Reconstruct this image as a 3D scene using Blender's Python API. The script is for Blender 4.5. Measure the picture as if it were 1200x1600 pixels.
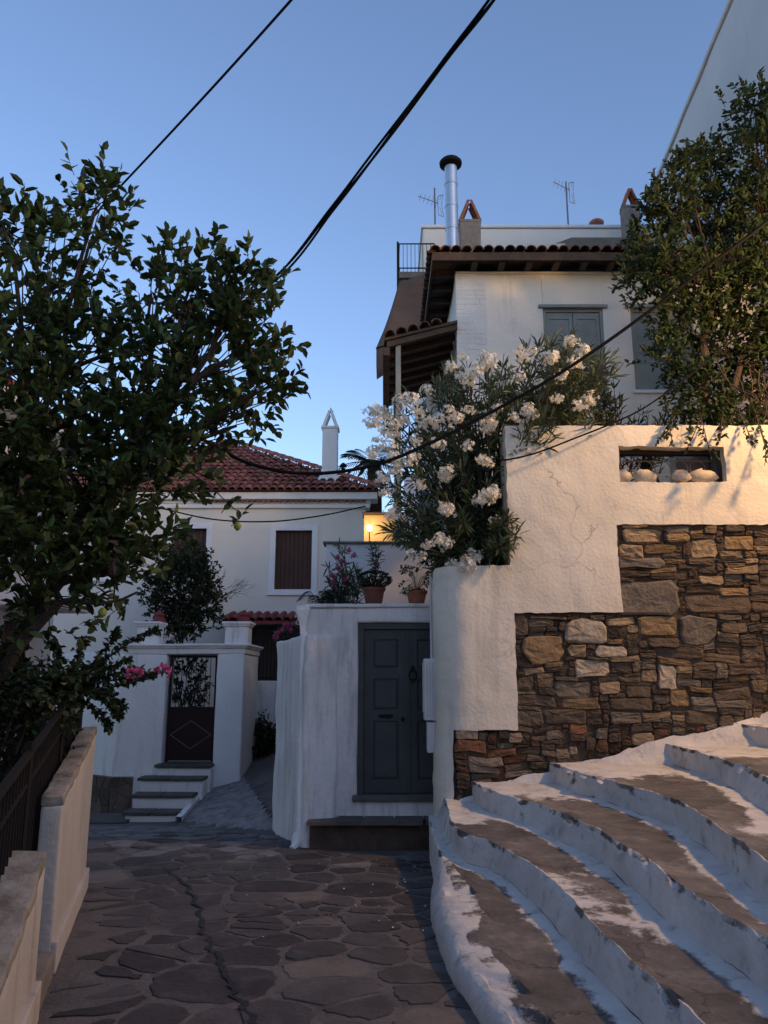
import bpy, math, random
from mathutils import Vector as V, Matrix, noise
random.seed(7)
R = math.radians
for o in list(bpy.data.objects): bpy.data.objects.remove(o)
sc = bpy.context.scene
COL = sc.collection
# ------------------------------------------------------------------ camera
EYE = 1.6; TILT = R(12.0)
cd = bpy.data.cameras.new('camera'); cam = bpy.data.objects.new('camera', cd); COL.objects.link(cam)
cam.location = (0, 0, EYE); cam.rotation_euler = (R(90)+TILT, 0, 0)
cd.sensor_fit = 'VERTICAL'; cd.sensor_height = 36; cd.lens = 27; cd.clip_end = 2000; cd.clip_start = .05
sc.camera = cam
# ------------------------------------------------------------------ sky, sun, exposure
SUN_EL, SUN_AZ = R(12.0), R(138)         # low sun to the right behind the houses (azimuth clockwise from +Y)
w = bpy.data.worlds.new('World'); sc.world = w; w.use_nodes = True
nt = w.node_tree; nt.nodes.clear()
sky = nt.nodes.new('ShaderNodeTexSky'); sky.sky_type = 'NISHITA'; sky.sun_disc = False
sky.sun_elevation = SUN_EL; sky.sun_rotation = SUN_AZ; sky.altitude = 50
sky.air_density = 1.0; sky.dust_density = .6; sky.ozone_density = 2.3
bg = nt.nodes.new('ShaderNodeBackground'); bg.inputs[1].default_value = .15
wo = nt.nodes.new('ShaderNodeOutputWorld')
tint = nt.nodes.new('ShaderNodeMix'); tint.data_type = 'RGBA'; tint.blend_type = 'MULTIPLY'; tint.inputs[0].default_value = 1; tint.inputs[7].default_value = (1.02, .95, 1.03, 1)
nt.links.new(sky.outputs[0], tint.inputs[6]); nt.links.new(tint.outputs[2], bg.inputs[0]); nt.links.new(bg.outputs[0], wo.inputs[0])
sd = bpy.data.lights.new('sun', 'SUN'); sd.energy = .04; sd.angle = R(12); sd.color = (1, .82, .66)
sun = bpy.data.objects.new('sun', sd); COL.objects.link(sun)
sdir = V((math.sin(SUN_AZ)*math.cos(SUN_EL), math.cos(SUN_AZ)*math.cos(SUN_EL), math.sin(SUN_EL)))
sun.rotation_euler = (-sdir).to_track_quat('-Z', 'Y').to_euler(); sun.location = sdir*60+V((0, 0, 20))
vs = sc.view_settings; vs.view_transform = 'Standard'; vs.look = 'None'; vs.exposure = .97; vs.gamma = 1; vs.use_curve_mapping = False
LAMP_W = 640.0

# ------------------------------------------------------------------ helpers
FPX = 1200.0
def ray(px, py):
    r = (px-600)/FPX; u = -(py-800)/FPX
    return V((r, math.cos(TILT)-math.sin(TILT)*u, math.sin(TILT)+math.cos(TILT)*u))
def at(px, py, Y):
    d = ray(px, py); return V((0, 0, EYE))+d*(Y/d.y)
def atz(px, py, Z):
    d = ray(px, py); return V((0, 0, EYE))+d*((Z-EYE)/d.z)
def nz(p, s=1.0, o=0.0): return noise.noise(V((p[0]*s+o, p[1]*s+o*1.7, p[2]*s-o)))
def nz2(x, y, o=0.0): return noise.noise(V((x+o, y-o*1.3, o*.7)))
U = random.uniform

class MB:
    def __init__(s): s.v = []; s.f = []; s.attr = None
    def add(s, vs, fs):
        b = len(s.v); s.v += [tuple(p) for p in vs]; s.f += [tuple(b+i for i in f) for f in fs]; return s
    def box(s, x0, x1, y0, y1, z0, z1, m=None):
        vs = [V((x, y, z)) for z in (z0, z1) for y in (y0, y1) for x in (x0, x1)]
        if m: vs = [m @ p for p in vs]
        return s.add(vs, [(0, 2, 3, 1), (4, 5, 7, 6), (0, 1, 5, 4), (2, 6, 7, 3), (0, 4, 6, 2), (1, 3, 7, 5)])
    def rbox(s, x0, x1, y0, y1, z0, z1, r=.02, cell=.12, amp=.006, fr=1.6, m=None, o=0.0):
        """box with rounded edges and hand-plastered unevenness"""
        def lines(a, b):
            L = b-a; rr = min(r, L*.45)
            n = max(1, min(70, int((L-2*rr)/cell)))
            mid = [a+rr+(L-2*rr)*i/n for i in range(n+1)]
            return [a, a+rr*.4]+mid+[b-rr*.4, b]
        X, Y, Z = lines(x0, x1), lines(y0, y1), lines(z0, z1)
        rr = [min(r, (b-a)*.45) for a, b in ((x0, x1), (y0, y1), (z0, z1))]
        lo = (x0+rr[0], y0+rr[1], z0+rr[2]); hi = (x1-rr[0], y1-rr[1], z1-rr[2])
        idx = {}; vs = []; fs = []
        def vid(i, j, k):
            key = (i, j, k)
            if key in idx: return idx[key]
            p = [X[i], Y[j], Z[k]]
            q = [min(max(p[a], lo[a]), hi[a]) for a in range(3)]
            d = [(p[a]-q[a])/rr[a] for a in range(3)]
            l = math.sqrt(sum(t*t for t in d))
            if l > 1e-6:
                l2 = max(abs(t) for t in d)/l
                p = [q[a]+d[a]*l2*rr[a] for a in range(3)]
            P = V(p)
            if m: P = m @ P
            P = P+noise.noise_vector(P*fr+V((o, o, o)))*amp+noise.noise_vector(P*fr*4.3)*amp*.35
            idx[key] = len(vs); vs.append(P); return idx[key]
        nx, ny, nzz = len(X)-1, len(Y)-1, len(Z)-1
        for i in range(nx):
            for j in range(ny):
                fs.append((vid(i, j, 0), vid(i, j+1, 0), vid(i+1, j+1, 0), vid(i+1, j, 0)))
                fs.append((vid(i, j, nzz), vid(i+1, j, nzz), vid(i+1, j+1, nzz), vid(i, j+1, nzz)))
        for i in range(nx):
            for k in range(nzz):
                fs.append((vid(i, 0, k), vid(i+1, 0, k), vid(i+1, 0, k+1), vid(i, 0, k+1)))
                fs.append((vid(i, ny, k), vid(i, ny, k+1), vid(i+1, ny, k+1), vid(i+1, ny, k)))
        for j in range(ny):
            for k in range(nzz):
                fs.append((vid(0, j, k), vid(0, j, k+1), vid(0, j+1, k+1), vid(0, j+1, k)))
                fs.append((vid(nx, j, k), vid(nx, j+1, k), vid(nx, j+1, k+1), vid(nx, j, k+1)))
        return s.add(vs, fs)
    def tube(s, pts, rad, n=6, cap=True):
        pts = [V(p) for p in pts]; N = len(pts)
        if not hasattr(rad, '__len__'): rad = [rad]*N
        up = None; rings = []
        for i, p in enumerate(pts):
            d = (pts[min(i+1, N-1)]-pts[max(i-1, 0)])
            d = d.normalized() if d.length > 1e-9 else V((0, 0, 1))
            if up is None: up = d.orthogonal().normalized()
            up = (up-d*up.dot(d)); up = up.normalized() if up.length > 1e-6 else d.orthogonal().normalized()
            sd_ = d.cross(up)
            rings.append([p+(up*math.cos(2*math.pi*k/n)+sd_*math.sin(2*math.pi*k/n))*rad[i] for k in range(n)])
        vs = [q for r_ in rings for q in r_]; fs = []
        for i in range(N-1):
            for k in range(n):
                a = i*n+k; b = i*n+(k+1) % n
                fs.append((a, b, b+n, a+n))
        if cap: fs += [tuple(range(n-1, -1, -1)), tuple((N-1)*n+k for k in range(n))]
        return s.add(vs, fs)
    def lathe(s, prof, n=16, m=None, c=(0, 0, 0)):
        c = V(c); vs = []; fs = []
        for r_, z in prof:
            for k in range(n):
                a = 2*math.pi*k/n; p = V((r_*math.cos(a), r_*math.sin(a), z))+c
                vs.append(m @ p if m else p)
        for i in range(len(prof)-1):
            for k in range(n):
                a = i*n+k; b = i*n+(k+1) % n; fs.append((a, b, b+n, a+n))
        fs += [tuple(range(n-1, -1, -1)), tuple((len(prof)-1)*n+k for k in range(n))]
        return s.add(vs, fs)
    def prism(s, poly, h0, h1, m=None):
        """poly in xy extruded in z"""
        n = len(poly); vs = [V((p[0], p[1], h)) for h in (h0, h1) for p in poly]
        if m: vs = [m @ p for p in vs]
        fs = [tuple(range(n-1, -1, -1)), tuple(range(n, 2*n))]+[(i, (i+1) % n, n+(i+1) % n, n+i) for i in range(n)]
        return s.add(vs, fs)
    def grid(s, P):
        nr, nc = len(P), len(P[0])
        return s.add([p for row in P for p in row],
                     [(i*nc+j, i*nc+j+1, (i+1)*nc+j+1, (i+1)*nc+j) for i in range(nr-1) for j in range(nc-1)])
    def leaf(s, p, d, nrm, L, W, fold=.25, curl=0.0):
        d = d.normalized(); sd_ = d.cross(nrm)
        if sd_.length < 1e-4: sd_ = d.orthogonal()
        sd_.normalize(); up = sd_.cross(d)
        a = p+d*L*.3; b = p+d*L*.68-up*curl*L*.3; t = p+d*L-up*curl*L
        e = sd_*W*.5; f = up*W*fold
        s.add([p, a+e*.9+f, b+e*.85+f, t, b-e*.85+f, a-e*.9+f], [(0, 1, 2, 3), (0, 3, 4, 5)])
    def mesh(s, name):
        me = bpy.data.meshes.new(name); me.from_pydata(s.v, [], s.f); me.update(); return me
    def build(s, name, mat, parent=None, smooth=False, kind=None):
        me = s.mesh(name); me.materials.append(mat)
        if smooth:
            me.shade_smooth()
            me.set_sharp_from_angle(angle=R(42))
        if s.attr is not None:
            a = me.attributes.new('mask', 'FLOAT', 'POINT'); a.data.foreach_set('value', s.attr)
        return link(name, me, parent, kind)

def link(name, me, parent=None, kind=None, mw=None, color=None):
    o = bpy.data.objects.new(name, me); COL.objects.link(o)
    if mw is not None: o.matrix_world = mw
    if parent is not None:
        o.parent = parent
        if parent.type == 'EMPTY': o.matrix_parent_inverse = Matrix.Translation(-parent.location)
    if kind: o['kind'] = kind
    if color: o.color = color
    return o
def tag(o, label, cat, group=None):
    o['label'] = label; o['category'] = cat
    if group: o['group'] = group
    return o
def thing(name, label, cat, loc, group=None):
    o = bpy.data.objects.new(name, None); COL.objects.link(o); o.location = loc; o.empty_display_size = .2
    return tag(o, label, cat, group)
def struct(o): o['kind'] = 'structure'; return o
def spline(pts, n=8):
    pts = [V(p) for p in pts]; out = []
    P = [pts[0]*2-pts[1]]+pts+[pts[-1]*2-pts[-2]]
    for i in range(1, len(P)-2):
        for k in range(n):
            t = k/n; a, b, c, d = P[i-1:i+3]
            out.append(.5*((2*b)+(c-a)*t+(2*a-5*b+4*c-d)*t*t+(3*b-a-3*c+d)*t**3))
    out.append(pts[-1]); return out
def resample(pts, n):
    pts = [V(p) for p in pts]; L = [0]
    for a, b in zip(pts, pts[1:]): L.append(L[-1]+(b-a).length)
    out = []; j = 0
    for i in range(n):
        t = L[-1]*i/(n-1)
        while j < len(L)-2 and L[j+1] < t: j += 1
        out.append(pts[j].lerp(pts[j+1], (t-L[j])/max(1e-9, L[j+1]-L[j])))
    return out

# ------------------------------------------------------------------ materials
def mat(name, c1, c2=None, scale=3.0, rough=.85, bump=.3, bscale=40.0, metal=0, stain=None, sscale=1.2, sthr=.58,
        rnd=0, island=0, objcol=False, streak=False, spec=.3, fine=.0, detail=6, swide=.16, crack=0):
    m = bpy.data.materials.new(name); m.use_nodes = True; t = m.node_tree; N = t.nodes; L = t.links
    b = N['Principled BSDF']; b.inputs['Roughness'].default_value = rough; b.inputs['Metallic'].default_value = metal
    b.inputs['Specular IOR Level'].default_value = spec
    tc = N.new('ShaderNodeTexCoord'); co = tc.outputs['Object']
    if objcol or rnd:
        oi = N.new('ShaderNodeObjectInfo'); va = N.new('ShaderNodeVectorMath'); va.operation = 'ADD'
        mu = N.new('ShaderNodeMath'); mu.operation = 'MULTIPLY'; mu.inputs[1].default_value = 37
        L.new(oi.outputs['Random'], mu.inputs[0]); L.new(co, va.inputs[0]); L.new(mu.outputs[0], va.inputs[1]); co = va.outputs[0]
    no = N.new('ShaderNodeTexNoise'); no.inputs['Scale'].default_value = scale; no.inputs['Detail'].default_value = detail
    no.inputs['Roughness'].default_value = .62; L.new(co, no.inputs['Vector'])
    mr = N.new('ShaderNodeMapRange'); mr.inputs[1].default_value = .3; mr.inputs[2].default_value = .7; L.new(no.outputs[0], mr.inputs[0])
    mx = N.new('ShaderNodeMix'); mx.data_type = 'RGBA'; L.new(mr.outputs[0], mx.inputs[0])
    if c2 is None: c2 = tuple(x*.8 for x in c1)
    mx.inputs[6].default_value = (*c1, 1); mx.inputs[7].default_value = (*c2, 1); col = mx.outputs[2]
    if objcol:
        ml = N.new('ShaderNodeMix'); ml.data_type = 'RGBA'; ml.blend_type = 'MULTIPLY'; ml.inputs[0].default_value = 1
        L.new(col, ml.inputs[6]); L.new(oi.outputs['Color'], ml.inputs[7]); col = ml.outputs[2]
    if rnd or island:
        hs = N.new('ShaderNodeHueSaturation'); src = oi.outputs['Random'] if rnd else N.new('ShaderNodeNewGeometry').outputs['Random Per Island']
        a = rnd or island
        r1 = N.new('ShaderNodeMapRange'); r1.inputs[3].default_value = 1-a; r1.inputs[4].default_value = 1+a; L.new(src, r1.inputs[0]); L.new(r1.outputs[0], hs.inputs['Value'])
        wn = N.new('ShaderNodeTexWhiteNoise'); wn.noise_dimensions = '1D'; L.new(src, wn.inputs['W'])
        r2 = N.new('ShaderNodeMapRange'); r2.inputs[3].default_value = .5-.05*a; r2.inputs[4].default_value = .5+.03*a; L.new(wn.outputs[0], r2.inputs[0]); L.new(r2.outputs[0], hs.inputs['Hue'])
        L.new(col, hs.inputs['Color']); col = hs.outputs[0]
    if stain:
        n2 = N.new('ShaderNodeTexNoise'); n2.inputs['Scale'].default_value = sscale; n2.inputs['Detail'].default_value = 9; n2.inputs['Roughness'].default_value = .7
        v = co
        if streak:
            mp = N.new('ShaderNodeMapping'); mp.inputs['Scale'].default_value = (3, 3, .35); L.new(co, mp.inputs[0]); v = mp.outputs[0]
        L.new(v, n2.inputs['Vector'])
        m2 = N.new('ShaderNodeMapRange'); m2.inputs[1].default_value = sthr; m2.inputs[2].default_value = sthr+swide; m2.inputs[4].default_value = .85
        L.new(n2.outputs[0], m2.inputs[0])
        mz = N.new('ShaderNodeMix'); mz.data_type = 'RGBA'; mz.inputs[7].default_value = (*stain, 1)
        L.new(m2.outputs[0], mz.inputs[0]); L.new(col, mz.inputs[6]); col = mz.outputs[2]
    if crack:
        nv = N.new('ShaderNodeTexNoise'); nv.inputs['Scale'].default_value = 2.5; nv.inputs['Detail'].default_value = 5; L.new(co, nv.inputs['Vector'])
        vm = N.new('ShaderNodeVectorMath'); vm.operation = 'MULTIPLY_ADD'; vm.inputs[1].default_value = (.5, .5, .5); L.new(nv.outputs['Color'], vm.inputs[0]); L.new(co, vm.inputs[2])
        vo = N.new('ShaderNodeTexVoronoi'); vo.feature = 'DISTANCE_TO_EDGE'; vo.inputs['Scale'].default_value = crack; L.new(vm.outputs[0], vo.inputs['Vector'])
        c1_ = N.new('ShaderNodeMapRange'); c1_.inputs[1].default_value = .0; c1_.inputs[2].default_value = .006; c1_.inputs[3].default_value = .6; c1_.inputs[4].default_value = 0; L.new(vo.outputs['Distance'], c1_.inputs[0])
        n4 = N.new('ShaderNodeTexNoise'); n4.inputs['Scale'].default_value = .9; L.new(co, n4.inputs['Vector'])
        c2_ = N.new('ShaderNodeMapRange'); c2_.inputs[1].default_value = .48; c2_.inputs[2].default_value = .6; L.new(n4.outputs[0], c2_.inputs[0])
        cm = N.new('ShaderNodeMath'); cm.operation = 'MULTIPLY'; L.new(c1_.outputs[0], cm.inputs[0]); L.new(c2_.outputs[0], cm.inputs[1])
        cx_ = N.new('ShaderNodeMix'); cx_.data_type = 'RGBA'; cx_.inputs[7].default_value = (.12, .10, .08, 1); L.new(cm.outputs[0], cx_.inputs[0]); L.new(col, cx_.inputs[6]); col = cx_.outputs[2]
    L.new(col, b.inputs['Base Color'])
    if bump:
        n3 = N.new('ShaderNodeTexNoise'); n3.inputs['Scale'].default_value = bscale; n3.inputs['Detail'].default_value = 5; L.new(co, n3.inputs['Vector'])
        bp = N.new('ShaderNodeBump'); bp.inputs['Strength'].default_value = bump; bp.inputs['Distance'].default_value = .02
        L.new(n3.outputs[0], bp.inputs['Height']); L.new(bp.outputs[0], b.inputs['Normal'])
    m['col'] = 1
    return m
def leafmat(name, c1, c2, isl=.45, trans=.22, rough=.45):
    m = mat(name, c1, c2, scale=1.7, rough=rough, bump=0, island=isl, spec=.3)
    t = m.node_tree; N = t.nodes; L = t.links; b = N['Principled BSDF']; out = N['Material Output']
    tr = N.new('ShaderNodeBsdfTranslucent'); sh = N.new('ShaderNodeMixShader'); sh.inputs[0].default_value = trans
    L.new(b.inputs['Base Color'].links[0].from_socket, tr.inputs[0]); L.new(b.outputs[0], sh.inputs[1]); L.new(tr.outputs[0], sh.inputs[2]); L.new(sh.outputs[0], out.inputs[0])
    return m
WHITE = mat('limewash', (.84, .83, .82), (.74, .73, .72), 1.5, .9, .5, 22, stain=(.42, .40, .37), sscale=1.6, sthr=.56, streak=True)
WALLP = mat('warm_plaster', (.73, .68, .58), (.63, .58, .48), 1.1, .9, .35, 28, stain=(.47, .43, .36), sscale=1.3, sthr=.53, streak=True, crack=.9)
GATEW = mat('aged_limewash', (.76, .75, .74), (.58, .575, .57), 1.3, .9, .6, 18, stain=(.27, .265, .26), sscale=1.9, sthr=.49, streak=True, swide=.24)
HOUSEW = mat('house_plaster', (.78, .73, .65), (.70, .65, .57), .9, .9, .35, 14, stain=(.5, .48, .44), sscale=.9, sthr=.6, streak=True)
BRICKW = mat('white_painted_masonry', (.72, .71, .69), (.6, .59, .57), 2.5, .9, .4, 30)
CREAM = mat('cream_plaster', (.72, .67, .61), (.65, .60, .55), .7, .9, .12, 30, stain=(.52, .46, .38), sscale=.8, sthr=.6, streak=True)
TALLW = mat('tall_house_plaster', (.62, .60, .60), (.53, .52, .52), .5, .9, .3, 8, stain=(.45, .45, .45), sscale=.6, sthr=.58, streak=True)
TRIM = mat('white_trim', (.76, .76, .77), (.68, .68, .69), 2, .8, .15, 30)
TERRA = mat('terracotta_tile', (.34, .125, .088), (.22, .085, .064), 6, .85, .25, 30, rnd=.35, stain=(.11, .07, .055), sscale=4, sthr=.58)
TERRAB = mat('terracotta_bed', (.20, .075, .055), (.12, .05, .04), 5, .9, .3, 20)
CLAY = mat('clay', (.42, .16, .09), (.30, .11, .065), 9, .85, .2, 40, stain=(.16, .09, .06), sscale=5, sthr=.6)
REDT = mat('red_painted_tile', (.22, .045, .045), (.15, .032, .032), 7, .7, .2, 30, rnd=.2)
GREYP = mat('grey_door_paint', (.062, .067, .068), (.045, .049, .050), 5, .55, .15, 60, stain=(.05, .05, .048), sscale=3, sthr=.62, streak=True)
SHUT = mat('grey_green_shutter_paint', (.27, .29, .27), (.21, .225, .21), 4, .7, .2, 50, stain=(.14, .14, .13), sscale=3, sthr=.6, streak=True)
BROWNW = mat('brown_wood', (.075, .032, .022), (.05, .022, .016), 6, .6, .2, 50, streak=True)
DARKW = mat('weathered_dark_wood', (.085, .06, .045), (.05, .036, .028), 6, .85, .4, 40)
MAROON = mat('maroon_iron_paint', (.024, .010, .010), (.016, .007, .007), 6, .5, .1, 60)
MAROONL = mat('worn_maroon_line', (.17, .10, .095), (.12, .07, .065), 8, .6, .1, 60)
IRON = mat('black_iron', (.012, .011, .011), (.018, .014, .012), 12, .75, .2, 60, spec=.15)
STEEL = mat('galvanised_steel', (.62, .63, .64), (.52, .53, .54), 5, .32, .05, 30, metal=.9)
ALU = mat('antenna_metal', (.18, .18, .19), (.12, .12, .13), 9, .5, 0, metal=.5)
CONC = mat('grey_cement', (.22, .20, .17), (.15, .135, .115), 4, .92, .5, 35, stain=(.10, .09, .075), sscale=3)
STONE = mat('rubble_stone', (1, 1, 1), (.62, .58, .54), 7, .9, .9, 26, objcol=True, stain=(.035, .026, .02), sscale=6, sthr=.60, spec=.2)
MORTAR = mat('dark_earth_mortar', (.11, .085, .062), (.065, .049, .037), 9, .95, .8, 30)
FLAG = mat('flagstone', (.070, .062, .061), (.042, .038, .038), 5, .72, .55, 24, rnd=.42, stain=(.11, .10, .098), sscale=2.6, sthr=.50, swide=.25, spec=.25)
JOINT = mat('paving_mortar', (.135, .122, .120), (.085, .077, .077), 4, .9, .7, 30, stain=(.04, .034, .03), sscale=2.2, sthr=.53)
FLAGF = mat('lightened_grey_flagstone', (.19, .185, .185), (.10, .097, .10), 7, .75, .8, 18, rnd=.3)  # greyer far stones, colour also lifted where lamp light is missing
PALEF = mat('pale_flagstone', (.17, .15, .135), (.10, .09, .082), 5, .8, .5, 24, rnd=.2)
DAMP = mat('damp_crack', (.012, .010, .009), (.022, .018, .015), 8, .6, .5, 30)
SLAB = mat('slate_slab', (.11, .10, .095), (.07, .064, .06), 5, .8, .5, 30, rnd=.2, stain=(.04, .036, .034), sscale=3)
CLAD = mat('brown_clad_stone', (.13, .095, .075), (.08, .06, .05), 7, .85, .5, 30, rnd=.35)
TARP = mat('brown_awning_cloth', (.16, .10, .072), (.12, .075, .055), 3, .85, .2, 20)
RUBBER = mat('black_cable', (.006, .006, .007), (.010, .010, .011), 10, .85, 0, spec=.08)
BARK = mat('bark', (.075, .055, .042), (.04, .03, .024), 14, .9, .8, 40)
PLASTIC = mat('white_plastic_box', (.6, .6, .6), (.5, .5, .5), 3, .5, .05, 30)
BLUEP = mat('blue_window_paint', (.10, .20, .36), (.08, .16, .30), 5, .6, .1, 40)
GLASS = mat('dark_window_glass', (.02, .025, .03), (.03, .035, .04), 2, .08, 0, spec=.6)
EARTH = mat('dry_earth', (.13, .10, .075), (.08, .062, .048), 3, .95, .6, 20)
LEMONL = leafmat('lemon_leaf', (.056, .092, .026), (.030, .054, .018), .6, .28, .5)
OLEL = leafmat('oleander_leaf', (.105, .14, .065), (.055, .082, .042), .45, .18)
POML = leafmat('small_tree_leaf', (.034, .062, .018), (.019, .037, .013), .5, .22, .6)
BOUL = leafmat('bougainvillea_leaf', (.030, .050, .018), (.018, .032, .013), .5, .2)
SUCL = leafmat('succulent_leaf', (.055, .090, .035), (.03, .055, .024), .4, .1)
BUSHL = leafmat('dark_shrub_leaf', (.030, .046, .020), (.016, .026, .013), .5, .2)
PETW = leafmat('white_petal', (.86, .83, .74), (.78, .74, .62), .12, .3, .6)
PETP = leafmat('pink_petal', (.55, .10, .22), (.40, .06, .16), .3, .3, .6)
LEMON = mat('lemon_skin', (.24, .25, .04), (.16, .20, .035), 8, .5, .2, 60, rnd=.2)
PEBBLE = mat('pale_boulder', (.50, .43, .34), (.36, .31, .25), 8, .9, .4, 30)
def emat(name, c, s):
    m = bpy.data.materials.new(name); m.use_nodes = True; b = m.node_tree.nodes['Principled BSDF']
    b.inputs['Emission Color'].default_value = (*c, 1); b.inputs['Emission Strength'].default_value = s; b.inputs['Base Color'].default_value = (*c, 1); return m
BULB = emat('lit_bulb', (1, .62, .25), 28)
# whitewashed steps: attribute 'mask' = bare cement (1) / limewash (0)
def stepmat():
    m = mat('whitewashed_cement', (.62, .605, .58), (.46, .45, .43), 3.0, .92, .6, 22, stain=(.22, .20, .18), sscale=6, sthr=.56, swide=.16)
    t = m.node_tree; N = t.nodes; L = t.links; b = N['Principled BSDF']
    wcol = b.inputs['Base Color'].links[0].from_socket
    at_ = N.new('ShaderNodeAttribute'); at_.attribute_name = 'mask'
    tc = N.new('ShaderNodeTexCoord')
    def noise_(sc_, det=8, ro=.68):
        n = N.new('ShaderNodeTexNoise'); n.inputs['Scale'].default_value = sc_; n.inputs['Detail'].default_value = det; n.inputs['Roughness'].default_value = ro; L.new(tc.outputs['Object'], n.inputs['Vector']); return n
    n1 = noise_(6, 10, .74)
    sb = N.new('ShaderNodeMath'); sb.operation = 'MULTIPLY_ADD'; sb.inputs[1].default_value = 1.9; sb.inputs[2].default_value = -.95; L.new(n1.outputs[0], sb.inputs[0])
    ad = N.new('ShaderNodeMath'); ad.operation = 'ADD'; L.new(at_.outputs['Fac'], ad.inputs[0]); L.new(sb.outputs[0], ad.inputs[1])
    mr = N.new('ShaderNodeMapRange'); mr.inputs[1].default_value = .36; mr.inputs[2].default_value = .60; mr.inputs[4].default_value = .94; L.new(ad.outputs[0], mr.inputs[0])
    n2 = noise_(2.6, 10, .72)
    cr = N.new('ShaderNodeValToRGB'); e = cr.color_ramp.elements; e[0].position = .34; e[0].color = (.046, .041, .038, 1); e[1].position = .70; e[1].color = (.23, .208, .19, 1)
    e2 = cr.color_ramp.elements.new(.52); e2.color = (.105, .095, .088, 1); L.new(n2.outputs[0], cr.inputs[0])
    # cracks dividing the treads into slabs
    nv = noise_(3, 5); vm = N.new('ShaderNodeVectorMath'); vm.operation = 'MULTIPLY_ADD'; vm.inputs[1].default_value = (.35, .35, 0); L.new(nv.outputs['Color'], vm.inputs[0]); L.new(tc.outputs['Object'], vm.inputs[2])
    vo = N.new('ShaderNodeTexVoronoi'); vo.feature = 'DISTANCE_TO_EDGE'; vo.voronoi_dimensions = '2D'; vo.inputs['Scale'].default_value = 1.35; L.new(vm.outputs[0], vo.inputs['Vector'])
    vc = N.new('ShaderNodeTexVoronoi'); vc.voronoi_dimensions = '2D'; vc.inputs['Scale'].default_value = 1.35; L.new(vm.outputs[0], vc.inputs['Vector'])
    ck = N.new('ShaderNodeMapRange'); ck.inputs[1].default_value = .0; ck.inputs[2].default_value = .014; ck.inputs[3].default_value = .25; ck.inputs[4].default_value = 1; L.new(vo.outputs['Distance'], ck.inputs[0])
    sepc = N.new('ShaderNodeSeparateColor'); L.new(vc.outputs['Color'], sepc.inputs[0])
    tv = N.new('ShaderNodeMapRange'); tv.inputs[3].default_value = .65; tv.inputs[4].default_value = 1.35; L.new(sepc.outputs[0], tv.inputs[0])
    mm = N.new('ShaderNodeMath'); mm.operation = 'MULTIPLY'; L.new(ck.outputs[0], mm.inputs[0]); L.new(tv.outputs[0], mm.inputs[1])
    vmx = N.new('ShaderNodeMix'); vmx.data_type = 'RGBA'; vmx.blend_type = 'MULTIPLY'; vmx.inputs[0].default_value = 1; L.new(cr.outputs[0], vmx.inputs[6]); L.new(mm.outputs[0], vmx.inputs[7])
    mx = N.new('ShaderNodeMix'); mx.data_type = 'RGBA'; L.new(mr.outputs[0], mx.inputs[0]); L.new(wcol, mx.inputs[6]); L.new(vmx.outputs[2], mx.inputs[7]); L.new(mx.outputs[2], b.inputs['Base Color'])
    return m
STEPM = stepmat()

# ================================================================== GROUND AND STREET
def lerp_tab(tab, x):
    if x <= tab[0][0]: return tab[0][1]
    for (a, b), (c, d) in zip(tab, tab[1:]):
        if x <= c: t = (x-a)/(c-a); t = t*t*(3-2*t)*.5+t*.5; return b+(d-b)*t
    return tab[-1][1]
ZT = [(-6, .32), (0, .16), (4, 0), (9, -.26), (12.6, -.64), (16, -.95), (24, -1.2)]
RA = atz(275, 1288, -.64); RB = at(345, 1205, 15.0); RD = V((-1.5, 10.7, -.40))
def ramp_x(y): return RA.x+(RB.x-RA.x)*(y-RA.y)/(RB.y-RA.y)
def ramp_y(x): return RA.y+(RD.y-RA.y)*(x-RA.x)/(RD.x-RA.x)
def zst(x, y):
    z = lerp_tab(ZT, y)
    if y > 9.5:
        ry = ramp_y(max(x, RA.x)); ex = max(0.0, min(1.0, (x-ramp_x(y)+.04)/.08))
        if y > ry and x > ramp_x(y)-.05:
            zr = lerp_tab(ZT, ry)+.165*(y-ry); z = z+(max(zr, z)-z)*ex
    return z+.012*nz2(x*1.3, y*1.3)+.02*nz2(x*.5, y*.5, 4)
m = MB(); m.grid([[(x*40-400, y*40-400, -1.9) for x in range(21)] for y in range(21)])
struct(m.build('ground', EARTH))
m = MB()
ys = [-6+.25*i for i in range(0, 96)]; xs = [-9+.2*i for i in range(0, 56)]
m.grid([[(x, y, zst(x, y)) for x in xs] for y in ys])
street = struct(m.build('street', JOINT, smooth=True))

def clip(poly, p, n):
    out = []
    for i in range(len(poly)):
        a, b = poly[i], poly[(i+1) % len(poly)]
        da = (a[0]-p[0])*n[0]+(a[1]-p[1])*n[1]; db = (b[0]-p[0])*n[0]+(b[1]-p[1])*n[1]
        if da <= 0: out.append(a)
        if (da < 0 < db) or (db < 0 < da):
            t = da/(da-db); out.append((a[0]+(b[0]-a[0])*t, a[1]+(b[1]-a[1])*t))
    return out
def voronoi(seeds, rad):
    G = {}
    for i, s_ in enumerate(seeds): G.setdefault((int(s_[0]//rad), int(s_[1]//rad)), []).append(i)
    out = []
    for i, s_ in enumerate(seeds):
        poly = [(s_[0]+a, s_[1]+b) for a, b in ((-rad, -rad), (rad, -rad), (rad, rad), (-rad, rad))]
        gx, gy = int(s_[0]//rad), int(s_[1]//rad)
        for dx in (-2, -1, 0, 1, 2):
            for dy in (-2, -1, 0, 1, 2):
                for j in G.get((gx+dx, gy+dy), ()):
                    if j == i: continue
                    q = seeds[j]; mpt = ((s_[0]+q[0])/2, (s_[1]+q[1])/2); poly = clip(poly, mpt, (q[0]-s_[0], q[1]-s_[1]))
                    if len(poly) < 3: break
        out.append(poly)
    return out
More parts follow.
